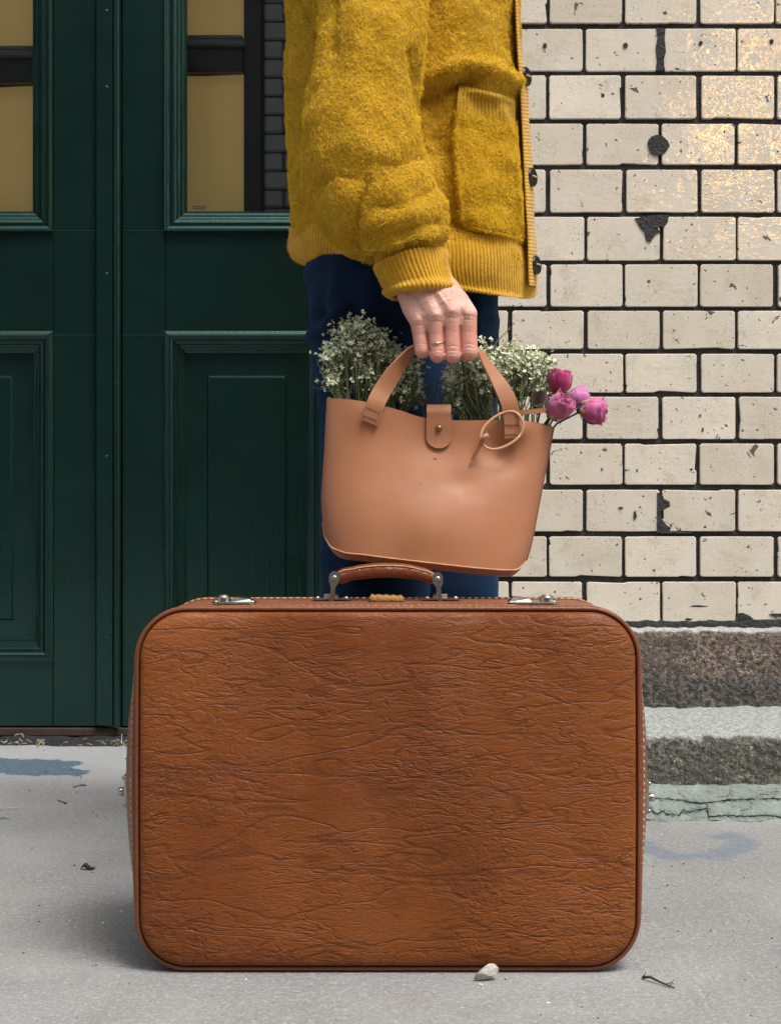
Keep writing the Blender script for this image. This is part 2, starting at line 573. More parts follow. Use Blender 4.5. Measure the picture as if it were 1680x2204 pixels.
def mat_paint():
    a = Mat('dark_green_paint')
    big = a.noise(5, 3); br = a.noise(30, 3, vec=a.mapping((6, 6, .5)))
    col = a.mix(a.mr(big, .3, .7), (.0028, .0125, .0088), (.0035, .0158, .0112))
    vec = a.mapping((1, 1, .6))
    sp = a.mr(a.voro(34, vec=vec), .010, .028, 1, 0)
    gate = a.mr(a.noise(9, 2), .52, .56)
    col = a.mix(a.math('MULTIPLY', a.math('MULTIPLY', sp, gate), .8), col, (.32, .40, .36))
    sc = a.mr(a.noise(55, 4, .7, vec=a.mapping((2, 2, .6))), .70, .74)
    sx = a.n('SeparateXYZ', {0: a.obj}).node
    low = a.mr(sx.outputs[2], .32, .02)
    col = a.mix(a.math('MULTIPLY', a.math('MULTIPLY', sc, low), .5), col, (.05, .12, .10))
    a.b.inputs['Specular IOR Level'].default_value = .75
    a.b.inputs['Specular Tint'].default_value = (.55, 1.0, .90, 1)
    a.set(Base_Color=col, Roughness=a.mr(a.noise(14, 3), .3, .7, .22, .27), Normal=a.bump(a.math('ADD', br, a.math('MULTIPLY', a.noise(90, 3), .4)), .0006))
    return a.m


def mat_glass():
    a = Mat('window_glass')
    nt = a.nt
    tr = nt.nodes.new('ShaderNodeBsdfTransparent'); tr.inputs[0].default_value = (.95, .97, .96, 1)
    gl = nt.nodes.new('ShaderNodeBsdfGlossy'); gl.inputs['Roughness'].default_value = .015
    fr = nt.nodes.new('ShaderNodeFresnel'); fr.inputs[0].default_value = 1.5
    mx = nt.nodes.new('ShaderNodeMixShader')
    nt.links.new(fr.outputs[0], mx.inputs[0]); nt.links.new(tr.outputs[0], mx.inputs[1]); nt.links.new(gl.outputs[0], mx.inputs[2])
    nt.links.new(mx.outputs[0], a.out.inputs[0])
    return a.m


def mat_blind_reflection():
    a = Mat('ochre_reflection')
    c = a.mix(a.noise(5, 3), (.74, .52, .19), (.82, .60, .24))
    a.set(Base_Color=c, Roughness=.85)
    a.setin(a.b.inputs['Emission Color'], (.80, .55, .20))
    a.b.inputs['Emission Strength'].default_value = .075     # added glow that brightens the modelled reflection
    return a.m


M = dict(
    suit=mat_suitcase(), band=mat_band(), bag=mat_bag(), wool=mat_wool(), rib=mat_rib(), denim=mat_denim(), skin=mat_skin(),
    brick=mat_brick(), ground=mat_ground(), paint=mat_paint(), glass=mat_glass(),
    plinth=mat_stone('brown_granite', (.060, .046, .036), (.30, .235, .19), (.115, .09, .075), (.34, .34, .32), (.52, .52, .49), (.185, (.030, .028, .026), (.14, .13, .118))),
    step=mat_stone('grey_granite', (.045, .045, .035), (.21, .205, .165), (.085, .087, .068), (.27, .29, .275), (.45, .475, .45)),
    mortar=simple('dark_mortar', (.034, .033, .032), .95, nscale=30, namp=.7, bump=.006, bscale=160),
    moss=simple('mossy_mortar', (.026, .032, .027), .95, nscale=25, namp=.6, bump=.008, bscale=120),
    green=simple('cracked_green_cement', (.19, .225, .20), .88, nscale=26, namp=.55, bump=.006, bscale=110),
    piping=simple('suitcase_piping', (.15, .042, .014), .40, nscale=40, bump=.0006, bscale=300),
    dark=simple('groove_dark', (.012, .006, .004), .8, nscale=30),
    thread=simple('pale_thread', (.62, .40, .20), .8, nscale=200),
    thread2=simple('brown_thread', (.26, .10, .05), .8, nscale=200),
    rawedge=simple('raw_leather_edge', (.50, .265, .135), .7, nscale=60, bump=.0005, bscale=300),
    grip=simple('handle_leather', (.15, .036, .012), .30, nscale=40, bump=.0014, bscale=190),
    suede=simple('tan_suede', (.30, .16, .05), .95, nscale=90, namp=.35, bump=.0018, bscale=260),
    chrome=simple('worn_nickel', (.46, .43, .39), .26, 1.0, nscale=60, namp=.25, bump=.0002, bscale=200),
    brass=simple('old_brass', (.26, .17, .075), .32, 1.0, nscale=90, namp=.3),
    gold=simple('ring_gold', (.83, .56, .36), .2, 1.0, nscale=100, namp=.08),
    horn=simple('dark_horn_button', (.018, .013, .010), .18, nscale=60, namp=.6, spec=.7),
    sill=simple('bare_dark_wood', (.042, .027, .016), .85, nscale=20, namp=.5, bump=.002, bscale=90),
    tar=simple('black_dirt', (.012, .012, .013), .75, nscale=30, namp=.5, bump=.006, bscale=70),
    blind_reflection=mat_blind_reflection(),
    sash=simple('black_sash_paint', (.010, .011, .013), .45, nscale=12, namp=.3),
    sash_reflection=simple('slate_reflection', (.13, .165, .19), .5, nscale=12, namp=.2),
    reflected_brick=simple('grey_reflected_brick', (.26, .31, .35), .6, nscale=30, namp=.2, bump=.002, bscale=120),  # white bricks coloured as dark as their reflection
    backing=simple('dark_backing', (.03, .03, .032), .9, nscale=4),
    stamp=simple('glass_stamp_ink', (.02, .018, .012), .7, nscale=200),
    shoe=simple('black_shoe_leather', (.02, .018, .017), .4, nscale=30),
    sole=simple('pale_rubber_sole', (.5, .48, .44), .7, nscale=30),
    hair=simple('brown_hair', (.07, .035, .018), .5, nscale=60, namp=.5),
    stem=simple('dry_stem', (.115, .135, .055), .8, nscale=60, namp=.4),
    flw=simple('dry_white_floret', (.70, .74, .54), .8, nscale=120, namp=.25),
    flg=simple('dry_green_floret', (.42, .50, .27), .8, nscale=120, namp=.3),
    sepal=simple('dry_sepal', (.30, .30, .12), .8, nscale=90, namp=.5),
    rstem=simple('dark_rose_stem', (.055, .045, .025), .8, nscale=60, namp=.4),
    straw=simple('dry_straw', (.42, .37, .25), .85, nscale=60, namp=.4),
    twig=simple('dark_twig', (.03, .025, .02), .85, nscale=60, namp=.4),
    chipst=simple('pale_stone_chip', (.46, .45, .40), .9, nscale=60, namp=.3, bump=.002, bscale=180),
    whitebit=simple('white_grit', (.6, .62, .58), .9, nscale=60, namp=.2),
    stucco=simple('grey_render', (.13, .125, .12), .92, nscale=6, namp=.2, bump=.004, bscale=60),
)
for k, c in dict(rose_deep=((.20, .004, .050), (.38, .012, .12)), rose_dusty=((.26, .035, .10), (.46, .11, .24)),
                 rose_light=((.38, .09, .26), (.58, .20, .43)), rose_pink=((.33, .025, .13), (.55, .13, .30))).items():
    a = Mat(k + '_petal')
    f = a.noise(60, 4, vec=a.mapping((1, 1, .5)))
    vein = a.noise(200, 3, vec=a.mapping((2, 2, .25)))
    a.set(Base_Color=a.mix(a.mr(f, .3, .7), *c), Roughness=.7, Normal=a.bump(a.math('ADD', vein, f), .0014))
    a.b.inputs['Sheen Weight'].default_value = .2
    M[k] = a.m
lit = Mat('lit_window')
lit.b.inputs['Emission Strength'].default_value = 1.0
em = lit.n('Emission', {'Color': lit.mix(lit.noise(2, 2), (1.0, .38, .04), (1.0, .52, .10)), 'Strength': 15.0})
lit.nt.links.new(em, lit.out.inputs[0])
M['lit'] = lit.m

# ------------------------------------------------------------------ ground and buildings
WALL_D, DOOR_D = 2.90, 3.30
g = Geo()
g.add([(-25, -15, 0), (25, -15, 0), (25, 30, 0), (-25, 30, 0)], [(0, 1, 2, 3)])
tag(g.build('ground', M['ground'], smooth=False), 'worn grey concrete paving with blue paint marks', 'paving', kind='structure')

SW = FPX / WALL_D
wx = lambda u: (u - CX) / SW
wz = lambda v: CAM_H - (v - CY) / SW
WX0 = wx(955)                     # left edge of the tiled wall, hidden behind the legs
rows_v = [-660, -558, -456, -354, -252, -150, -47, 56, 158, 260, 360, 462, 565, 664, 756, 850, 949, 1049, 1149, 1247, 1344]
joints = {0: [937, 1098, 1258, 1421, 1585, 1748, 1912, 2075], 1: [1020, 1178, 1341, 1503, 1668, 1831, 1994, 2157]}


def brick_mesh(w, h, seed, depth=.05):
    r = random.Random(seed)
    pts = []
    cr = .0035
    side = [((cr, 0), (w - cr, 0)), ((w, cr), (w, h - cr)), ((w - cr, h), (cr, h)), ((0, h - cr), (0, cr))]
    for k, (a, b) in enumerate(side):
        a0 = r.uniform(.12, .8); ts = [0, a0, a0 + r.uniform(.03, .10), 1]
        for t in ts:
            off = r.uniform(-.0002, .0005)
            if 0 < t < 1 and r.random() < .10: off = r.uniform(.0015, .0035)
            nx, nz = [(0, 1), (-1, 0), (0, -1), (1, 0)][k]
            pts.append((a[0] + (b[0] - a[0]) * t + nx * off, a[1] + (b[1] - a[1]) * t + nz * off))
    n = len(pts); cx, cz = w / 2, h / 2
    vs = [(x, depth, z) for x, z in pts]
    tl = r.uniform(-.0012, .0012), r.uniform(-.0012, .0012)
    yy = lambda x, z, y: y + tl[0] * (x / w - .5) + tl[1] * (z / h - .5)
    vs += [(x, yy(x, z, .0013), z) for x, z in pts]
    ins = .0012
    vs += [(x + ins * np.sign(cx - x) * (abs(x - cx) > w * .3), yy(x, z, 0), z + ins * np.sign(cz - z) * (abs(z - cz) > h * .3)) for x, z in pts]
    fs = []
    for k in (0, 1):
        for j in range(n):
            j2 = (j + 1) % n
            fs.append((k * n + j, k * n + j2, (k + 1) * n + j2, (k + 1) * n + j))
    fs.append(tuple(range(2 * n, 3 * n)))
    me = bpy.data.meshes.new('brick')
    me.from_pydata(vs, [], fs)
    me.materials.append(M['brick'])
    return me


wall = empty('glazed_brick_wall', (WX0, WALL_D, 0), 'cream glazed brick wall with dark joints, right of the green door', 'wall')
ztop = wz(rows_v[0])
g = Geo()
g.box((WX0 + .004, WALL_D + .007, .20), (2.2, WALL_D + .45, ztop + .01))
g.build('mortar', M['mortar'], wall, smooth=False)
wr = random.Random(3)
for i in range(len(rows_v) - 1):
    v0, v1 = rows_v[i], rows_v[i + 1]
    js = joints[0 if i % 2 == 1 else 1]
    js = [955 - 3] + [q for q in js if q > 1000]
    jb = wr.uniform(7, 12)
    for a_, b_ in zip(js[:-1], js[1:]):
        jw = wr.uniform(5.5, 9.5)
        du = wr.uniform(-2, 2)
        if a_ < 960: x0 = WX0
        else: x0 = wx(a_ + du + jw / 2)
        x1 = wx(b_ + du - jw / 2)
        if x1 - x0 < .02: continue
        z1 = wz(v0 + jb / 2); z0 = wz(v1 - jb / 2)
        o = bpy.data.objects.new('brick', brick_mesh(x1 - x0, z1 - z0, wr.randrange(10**6)))
        COL.objects.link(o); o.parent = wall
        o.location = Vector((x0, WALL_D + wr.uniform(-.0015, .0012), z0)) - wall.location
# reveal beside the door: headers turned to face the opening
for i in range(len(rows_v) - 1):
    z1 = wz(rows_v[i] + 5); z0 = wz(rows_v[i + 1] - 5)
    cuts = [.055, .195, .335, .395] if i % 2 else [.055, .125, .265, .395]
    for a_, b_ in zip(cuts[:-1], cuts[1:]):
        o = bpy.data.objects.new('brick', brick_mesh(b_ - a_ - .008, z1 - z0, wr.randrange(10**6), .03))
        COL.objects.link(o); o.parent = wall
        o.rotation_euler = (0, 0, -R(90))
        o.location = Vector((WX0, WALL_D + b_, z0)) - wall.location
# mortar plugs, nail holes and a broken corner in the glaze
def blob(cu, cv, ru, rv, n, jit, seed, pts=None):
    r = random.Random(seed)
    ring = pts or [(cu + ru * math.cos(6.283 * k / n) * (1 + r.uniform(-jit, jit)), cv + rv * math.sin(6.283 * k / n) * (1 + r.uniform(-jit, jit))) for k in range(n)]
    gg = Geo(); n = len(ring)
    vs = [(wx(u), WALL_D - .0012, wz(v)) for u, v in ring] + [(wx(u), WALL_D + .02, wz(v)) for u, v in ring]
    gg.add(vs, [tuple(range(n))] + [(k, n + k, n + (k + 1) % n, (k + 1) % n) for k in range(n)])
    return gg
for k, (cu, cv, ru) in enumerate([(1416, 313, 22), (1172, 98, 4.5), (1345, 98, 5), (1507, 93, 4), (1659, 90, 4.5), (1420, 228, 5), (1296, 206, 4), (1505, 1448, 5), (1418, 1028, 0)]):
    if ru: blob(cu, cv, ru, ru * (1 if ru > 10 else 1.2), 14, .14, k).build('mortar_plug', M['mortar'], wall, smooth=False)
blob(0, 0, 0, 0, 0, 0, 1, [(1366, 470), (1385, 466), (1410, 462), (1438, 463), (1436, 478), (1428, 489), (1419, 487), (1414, 492), (1420, 500), (1411, 503), (1404, 512), (1398, 522), (1390, 517), (1386, 500), (1378, 492)]).build('mortar_patch', M['mortar'], wall, smooth=False)
blob(0, 0, 0, 0, 0, 0, 1, [(1566, 1340), (1572, 1330), (1583, 1321), (1597, 1319), (1612, 1325), (1624, 1336), (1628, 1341)]).build('mortar_patch', M['moss'], wall, smooth=False)
blob(0, 0, 0, 0, 0, 0, 1, [(1413, 1060), (1424, 1064), (1428, 1074), (1440, 1080), (1441, 1090), (1430, 1096), (1421, 1100), (1424, 1118), (1433, 1130), (1447, 1138), (1469, 1132), (1484, 1140), (1488, 1148), (1413, 1148)]).build('mortar_patch', M['mortar'], wall, smooth=False)
blob(0, 0, 0, 0, 0, 0, 1, [(1412, 164), (1430, 164), (1429, 180), (1433, 200), (1428, 222), (1431, 152 + 90), (1430, 154), (1413, 154), (1415, 140), (1411, 110), (1416, 80), (1412, 62), (1430, 62), (1431, 100), (1428, 130)][0:0] or [(1411, 60), (1431, 62), (1429, 85), (1432, 110), (1427, 130), (1430, 152), (1410, 153), (1413, 130), (1410, 105), (1414, 80)]).build('mortar_patch', M['mortar'], wall, smooth=False)
# small flakes broken out of the lower courses
r_ = random.Random(21)
for (cu, cv, ru, rv) in [(1335, 1393 - 300, 7, 3), (1590, 1411, 30, 4), (1480, 1405, 12, 4), (1670, 1396, 22, 6), (1695, 1415, 10, 6), (1500, 1305, 26, 3), (1580, 1302, 6, 5), (1310, 1342 - 2, 9, 4), (1187, 1338, 9, 3), (1370, 1012, 3, 5), (1487, 1010, 4, 3), (1345, 1012, 5, 3), (1295, 1010, 4, 3), (1506, 895, 3, 4), (1511, 925, 3, 6), (1365, 1110, 5, 12), (1230, 1338, 8, 4)]:
    if cv > 1350: cv -= 72
    blob(cu, cv, ru * .7, rv * .7, 9, .4, r_.randrange(999)).build('glaze_chip', M['moss'] if ru > 20 else M['mortar'], wall, smooth=False)

# rough stone plinth and step under the wall
def rough_block(name, x0, x1, prof, mat, parent, amp, nx=220, seed=1):
    """prof: (y, z) polyline swept along x, roughened"""
    prof = np.asarray(prof, float)
    t = np.concatenate([[0], np.cumsum(np.hypot(*np.diff(prof, axis=0).T))])
    ts = np.linspace(0, t[-1], int(t[-1] / .006) + 2)
    y = np.interp(ts, t, prof[:, 0]); z = np.interp(ts, t, prof[:, 1])
    X = np.linspace(x0, x1, nx)
    G = np.zeros((len(ts), nx, 3)); G[..., 0] = X[None]; G[..., 1] = y[:, None]; G[..., 2] = z[:, None]
    for _ in range(2):
        G[1:-1, :, 1:] = (G[:-2, :, 1:] + 2 * G[1:-1, :, 1:] + G[2:, :, 1:]) / 4
    n = grid_normals(G, False)
    if n[len(ts) // 2, nx // 2, 1] > 0: n = -n
    G = G + n * (snoise(G, 5, seed, 2) * amp * .7 + snoise(G, 40, seed + 5, 3) * amp * .8)[..., None]
    fcs = grid_faces(len(ts), nx)
    idx = None
    if isinstance(mat, list):
        zc = G[..., 1].reshape(-1)
        nz = n[..., 2].reshape(-1) + .5 * snoise(G, 20, 3, 2).reshape(-1)
        idx = [0 if nz[f[0]] > .45 else 1 for f in fcs]
    return mk(name, G.reshape(-1, 3), fcs, mat, parent, idx=idx)

PL_D, ST_D = 2.85, 2.52
pl = empty('stone_plinth', (wx(955), PL_D, 0), 'rough brown granite plinth course under the glazed bricks', 'plinth')
zpl = CAM_H - 253 / (FPX / PL_D)
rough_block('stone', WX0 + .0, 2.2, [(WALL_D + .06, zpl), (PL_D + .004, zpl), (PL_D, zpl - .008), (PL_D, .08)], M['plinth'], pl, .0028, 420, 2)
rough_block('bed_joint', WX0 + .003, 2.2, [(WALL_D + .02, zpl + .02), (WALL_D - .002, zpl + .017), (WALL_D - .004, zpl - .004)], M['moss'], pl, .0016, 260, 8)
Geo().box((WX0 + .002, PL_D + .02, .0), (2.2, WALL_D + .4, zpl - .012)).build('core', M['plinth'], pl, smooth=False)
st = empty('stone_step', (.22, ST_D, 0), 'pale grey worn stone kerb step below the brick wall', 'step')
zst = .133
sx0 = (1130 - CX) * ST_D / FPX
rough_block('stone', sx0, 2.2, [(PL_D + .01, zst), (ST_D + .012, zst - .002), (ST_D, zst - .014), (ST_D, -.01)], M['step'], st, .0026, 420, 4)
Geo().box((sx0, ST_D + .02, .0), (sx0 + .01, PL_D, zst - .004)).build('end_face', M['step'], st, smooth=False)
# cracked cement fillet at its foot: separate slabs with open cracks
fil = empty('cement_fillet', (.3, ST_D - .03, 0), 'cracked green cement fillet between step and paving', 'kerb')
nx, ny = 900, 44
X_ = np.linspace(sx0, 2.2, nx)
G = np.zeros((ny, nx, 3))
low = .068 + .012 * np.sin(X_ * 31) * np.sin(X_ * 17 + 1) + .004 * np.sin(X_ * 90)
for k in range(ny):
    q = k / (ny - 1)
    G[k, :, 0] = X_; G[k, :, 1] = ST_D + .006 - q * low; G[k, :, 2] = .043 * (1 - q)**1.25 + .0075 * (1 - q**8)
G[..., 2] += snoise(G, 9, 4, 3) * .0045 * (np.linspace(1, .5, ny)[:, None]) + snoise(G, 50, 6, 2) * .0012
u, v = proj(G)
cr_ = random.Random(12)
lines = [[(1385, 1716), (1420, 1719), (1465, 1722), (1490, 1727), (1520, 1728), (1560, 1722), (1600, 1720), (1680, 1719), (1760, 1724)],
         [(1480, 1727), (1468, 1714), (1455, 1702)], [(1520, 1741), (1521, 1728)], [(1395, 1738), (1412, 1752), (1425, 1745), (1437, 1753), (1460, 1754), (1470, 1742), (1478, 1748), (1500, 1743), (1519, 1740)],
         [(1521, 1741), (1523, 1758), (1560, 1755), (1600, 1757), (1650, 1755), (1700, 1761), (1800, 1766)], [(1588, 1748), (1612, 1740), (1616, 1725)], [(1570, 1700), (1572, 1712), (1540, 1716)], [(1650, 1705), (1690, 1703)], [(1625, 1716), (1640, 1709), (1690, 1711)]]
for li, pl_ in enumerate(lines):
    w_ = (2.2, 1.3, 1.3, 2.4, 2.8, 1.2, 1.0, 1.2, 1.2)[li]
    q = seg_dist(u + 3 * np.sin(v * .7), v + 1.5 * np.sin(u * .25), pl_) / w_
    G[..., 2] -= np.exp(-q * q) * (.014 if w_ > 2 else .007)
mk('cement', G.reshape(-1, 3), grid_faces(ny, nx), M['green'], fil)
ftree = BVHTree.FromPolygons([Vector(p) for p in G.reshape(-1, 3)], grid_faces(ny, nx))
for li, pl_ in enumerate(lines):
    q_ = np.array(pl_, float); L_ = np.concatenate([[0], np.cumsum(np.hypot(*np.diff(q_, axis=0).T))])
    pts = []
    for t in np.arange(0, L_[-1], 3.0):
        uu, vv_ = np.interp(t, L_, q_[:, 0]) + cr_.uniform(-.8, .8), np.interp(t, L_, q_[:, 1]) + cr_.uniform(-1.0, 1.0)
        o_ = Vector((0, 0, CAM_H)); loc, nr2, i2, dd2 = ftree.ray_cast(o_, (Vector(P(uu, vv_, 1.0)) - o_).normalized())
        if loc is not None: pts.append(np.array(loc) + np.array([0, .0004, 0]))
    if len(pts) > 2: Geo().tube(pts, [(.0013 if li in (0, 3, 4) else .0007) * cr_.uniform(.5, 1.2) for _ in pts], 5).build('crack', M['tar'], fil)
Geo().add([(sx0, ST_D + .01, .035), (2.2, ST_D + .01, .030), (2.2, ST_D - .045, .001), (sx0, ST_D - .045, .001)], [(0, 1, 2, 3)]).build('bedding', M['tar'], fil, smooth=False)

# ------------------------------------------------------------------ the double door
SD = FPX / DOOR_D
dx = lambda u: (u - CX) / SD
dz = lambda v: CAM_H - (v - CY) / SD
Y = DOOR_D
DTOP = 2.60


def boxpart(name, x0, x1, z0, z1, y0, y1, mat, parent, bev=.0012):
    b = bmesh.new()
    bmesh.ops.create_cube(b, size=1)
    for v in b.verts:
        v.co = Vector(((x0 + x1) / 2 + v.co.x * (x1 - x0), (y0 + y1) / 2 + v.co.y * (y1 - y0), (z0 + z1) / 2 + v.co.z * (z1 - z0)))
    if bev: bmesh.ops.bevel(b, geom=b.edges[:], offset=bev, segments=1, affect='EDGES')
    b.verts.index_update()
    vs = [tuple(v.co) for v in b.verts]; fs = [[v.index for v in f.verts] for f in b.faces]
    b.free()
    return mk(name, vs, fs, mat, parent, smooth=False)


def frame_moulding(name, x0, x1, z0, z1, prof, mat, parent):
    """mitred moulding round a rectangle; prof = (inset, proud)"""
    vs = []
    for (i, p) in prof:
        vs += [(x0 + i, Y - p, z0 + i), (x1 - i, Y - p, z0 + i), (x1 - i, Y - p, z1 - i), (x0 + i, Y - p, z1 - i)]
    fs = []
    for k in range(len(prof) - 1):
        for j in range(4):
            fs.append((k * 4 + j, k * 4 + (j + 1) % 4, (k + 1) * 4 + (j + 1) % 4, (k + 1) * 4 + j))
    return mk(name, vs, fs, mat, parent, smooth=False)


def arcp(c, r, a0, a1, n=5):
    return [(c[0] + r * math.cos(R(a0 + (a1 - a0) * k / n)), c[1] + r * math.sin(R(a0 + (a1 - a0) * k / n))) for k in range(n + 1)]

BOL = [(0, -.002), (0, .0085), (.0012, .0115), (.0050, .0130), (.0075, .0124), (.0108, .0108), (.0112, .0070), (.0150, .0066), (.0165, .0078), (.0195, .0080), (.0225, .0070), (.0262, .0052), (.0268, .0018),
       (.0290, .0016), (.0330, -.0002), (.0336, -.0034), (.0375, -.0040), (.0420, -.0058), (.0425, -.0085), (.0465, -.0090), (.0465, -.020)]
BOL2 = [(0, -.002), (0, .0050), (.0028, .0064), (.0031, .0096), (.0072, .0116), (.0105, .0124), (.0150, .0118), (.0185, .0096), (.0205, .0062), (.0225, .0056), (.0240, .0064), (.0262, .0060), (.0290, .0030),
        (.0300, -.002), (.0345, -.0034), (.0352, -.0085), (.0400, -.0100), (.0405, -.0135), (.045, -.0145), (.045, -.018)]


def leaf(cu, mirror, label):
    c = lambda u: dx(cu + (u - 530) * (1 if not mirror else -1))
    e = empty('door_leaf', (dx(cu), Y, dz(1563)), label, 'door', 'leaves of the green double door')
    def X(u0, u1):
        a, b = c(u0), c(u1)
        return (min(a, b), max(a, b))
    zb = dz(1563)
    th = .045
    for (u0, u1) in ((263, 355), (705, 797)):
        x0, x1 = X(u0, u1); boxpart('stile', x0, x1, zb, DTOP, Y, Y + th, M['paint'], e)
    x0, x1 = X(355.6, 704.4)
    boxpart('rail', x0, x1, dz(719.5), dz(497.5), Y + .0004, Y + th, M['paint'], e)
    boxpart('rail', x0, x1, zb, dz(1420), Y + .0004, Y + th, M['paint'], e)
    boxpart('rail', x0, x1, DTOP - .12, DTOP, Y + .0004, Y + th, M['paint'], e)
    # thin open joints carried across the stiles
    for v in (496.6, 721, 1419.5):
        for (u0, u1) in ((264, 354), (706, 796)):
            q0, q1 = X(u0, u1)
            Geo().add([(q0, Y - .0008, dz(v) - .0012), (q1, Y - .0008, dz(v) - .0012), (q1, Y - .0012, dz(v)), (q0, Y - .0012, dz(v)), (q1, Y + .001, dz(v) + .0014), (q0, Y + .001, dz(v) + .0014)],
                      [(0, 1, 2, 3), (3, 2, 4, 5)]).build('paint_ridge', M['paint'], e, smooth=False)
    x0, x1 = X(354.5, 705.5)
    frame_moulding('window_moulding', x0, x1, dz(500), DTOP - .115, BOL, M['paint'], e)
    frame_moulding('panel_moulding', x0, x1, dz(1423), dz(713), BOL2, M['paint'], e)
    # raised-and-fielded lower panel
    fx0, fx1 = X(448, 612); fz0, fz1 = dz(1332), dz(810)
    px0, px1 = X(390, 670); pz0, pz1 = dz(1388), dz(752)
    prof = [((px0, px1, pz0, pz1), -.016), ((fx0 - .004, fx1 + .004, fz0 - .004, fz1 + .004), -.0145), ((fx0, fx1, fz0, fz1), -.0105), ((fx0 + .001, fx1 - .001, fz0 + .001, fz1 - .001), -.010)]
    vs = []
    for (q, p) in prof: vs += [(q[0], Y - p, q[2]), (q[1], Y - p, q[2]), (q[1], Y - p, q[3]), (q[0], Y - p, q[3])]
    fs = []
    for k in range(3):
        for j in range(4): fs.append((k * 4 + j, k * 4 + (j + 1) % 4, (k + 1) * 4 + (j + 1) % 4, (k + 1) * 4 + j))
    fs.append((12, 13, 14, 15))
    mk('raised_panel', vs, fs, M['paint'], e, smooth=False)
    gx0, gx1 = X(398, 662)
    Geo().box((gx0, Y + .0185, dz(467)), (gx1, Y + .0225, DTOP - .12)).build('glass_pane', M['glass'], e, smooth=False)
    return e

leafR = leaf(530, False, 'green panelled door leaf directly behind the person, a modelled reflection in its window')
leafL = leaf(-60, True, 'green panelled door leaf at the left edge of the photograph')
# overlapping centre strip with a beaded edge, fixed to the left leaf
boxpart('cover_strip', dx(209), dx(246), dz(1561), DTOP, Y - .014, Y + .004, M['paint'], leafL, .002)
prof = arcp((dx(254), Y - .010), .0085, 180, 360, 10)
gg = Geo()
vs = [(x, y, dz(1561)) for x, y in prof] + [(x, y, DTOP) for x, y in prof]
n = len(prof)
gg.add(vs, [(k, k + 1, n + k + 1, n + k) for k in range(n - 1)]).build('bead', M['paint'], leafL)
for v in (28, 192, 592, 984, 1373):
    Geo().cyl((dx(232), Y - .0135, dz(v)), (0, -1, 0), .0042, .0012, 12, .0006).build('screw_head', M['paint'], leafL)
# etched maker's stamp in the corner of the pane: too small to read
gg = Geo(); sr = random.Random(5)
for row, (v0, v1) in enumerate(((440, 443.2), (444.2, 447), (447.8, 449))):
    u = 411 + row * 3
    while u < 440 - row * 2:
        w_ = sr.uniform(1.6, 3.6)
        gg.box((dx(u), Y + .0172, dz(v1 - sr.uniform(0, .6))), (dx(u + w_), Y + .0180, dz(v0))); u += w_ + sr.uniform(.5, 1.1)
gg.build('glass_stamp', M['stamp'], leafR, smooth=False)

# frame and threshold of the doorway
fr_ = empty('door_frame', (dx(795), Y, 0), 'dark green timber frame round the double door', 'door frame')
boxpart('jamb', dx(798), WX0 + .03, 0.0, DTOP + .1, Y - .01, Y + .08, M['paint'], fr_)
boxpart('jamb', dx(-400), dx(-328), 0.0, DTOP + .1, Y - .01, Y + .08, M['paint'], fr_)
boxpart('head', dx(-328) + .001, dx(798) - .001, DTOP + .003, DTOP + .1, Y - .01, Y + .08, M['paint'], fr_)
sl = empty('door_sill', (dx(300), Y, 0), 'bare dark wooden sill under the green door', 'sill')
boxpart('board', dx(-330), dx(797), dz(1584), dz(1566.5), Y - .004, Y + .07, M['sill'], sl, .002)
# black dirt and bitumen at the foot of the sill
nx = 240
X_ = np.linspace(dx(-330), dx(960), nx)
G = np.zeros((9, nx, 3))
for k, (y, z) in enumerate([(Y + .02, dz(1584) + .004), (Y - .002, dz(1585) + .002), (Y - .010, .012), (Y - .016, .009), (Y - .026, .008), (Y - .034, .006), (Y - .044, .004), (Y - .052, .001), (Y - .058, -.003)]):
    G[k] = np.stack([X_, np.full(nx, y), np.full(nx, z)], 1)
wv = snoise(G, 3, 3, 3)
G[2:, :, 1] += wv[2:] * .014
G[1:, :, 2] += snoise(G, 12, 5, 3)[1:] * .003
tag(mk('dirt_strip', G.reshape(-1, 3), grid_faces(9, nx), M['tar']), 'black dirt and bitumen along the foot of the door', 'dirt', kind='stuff')

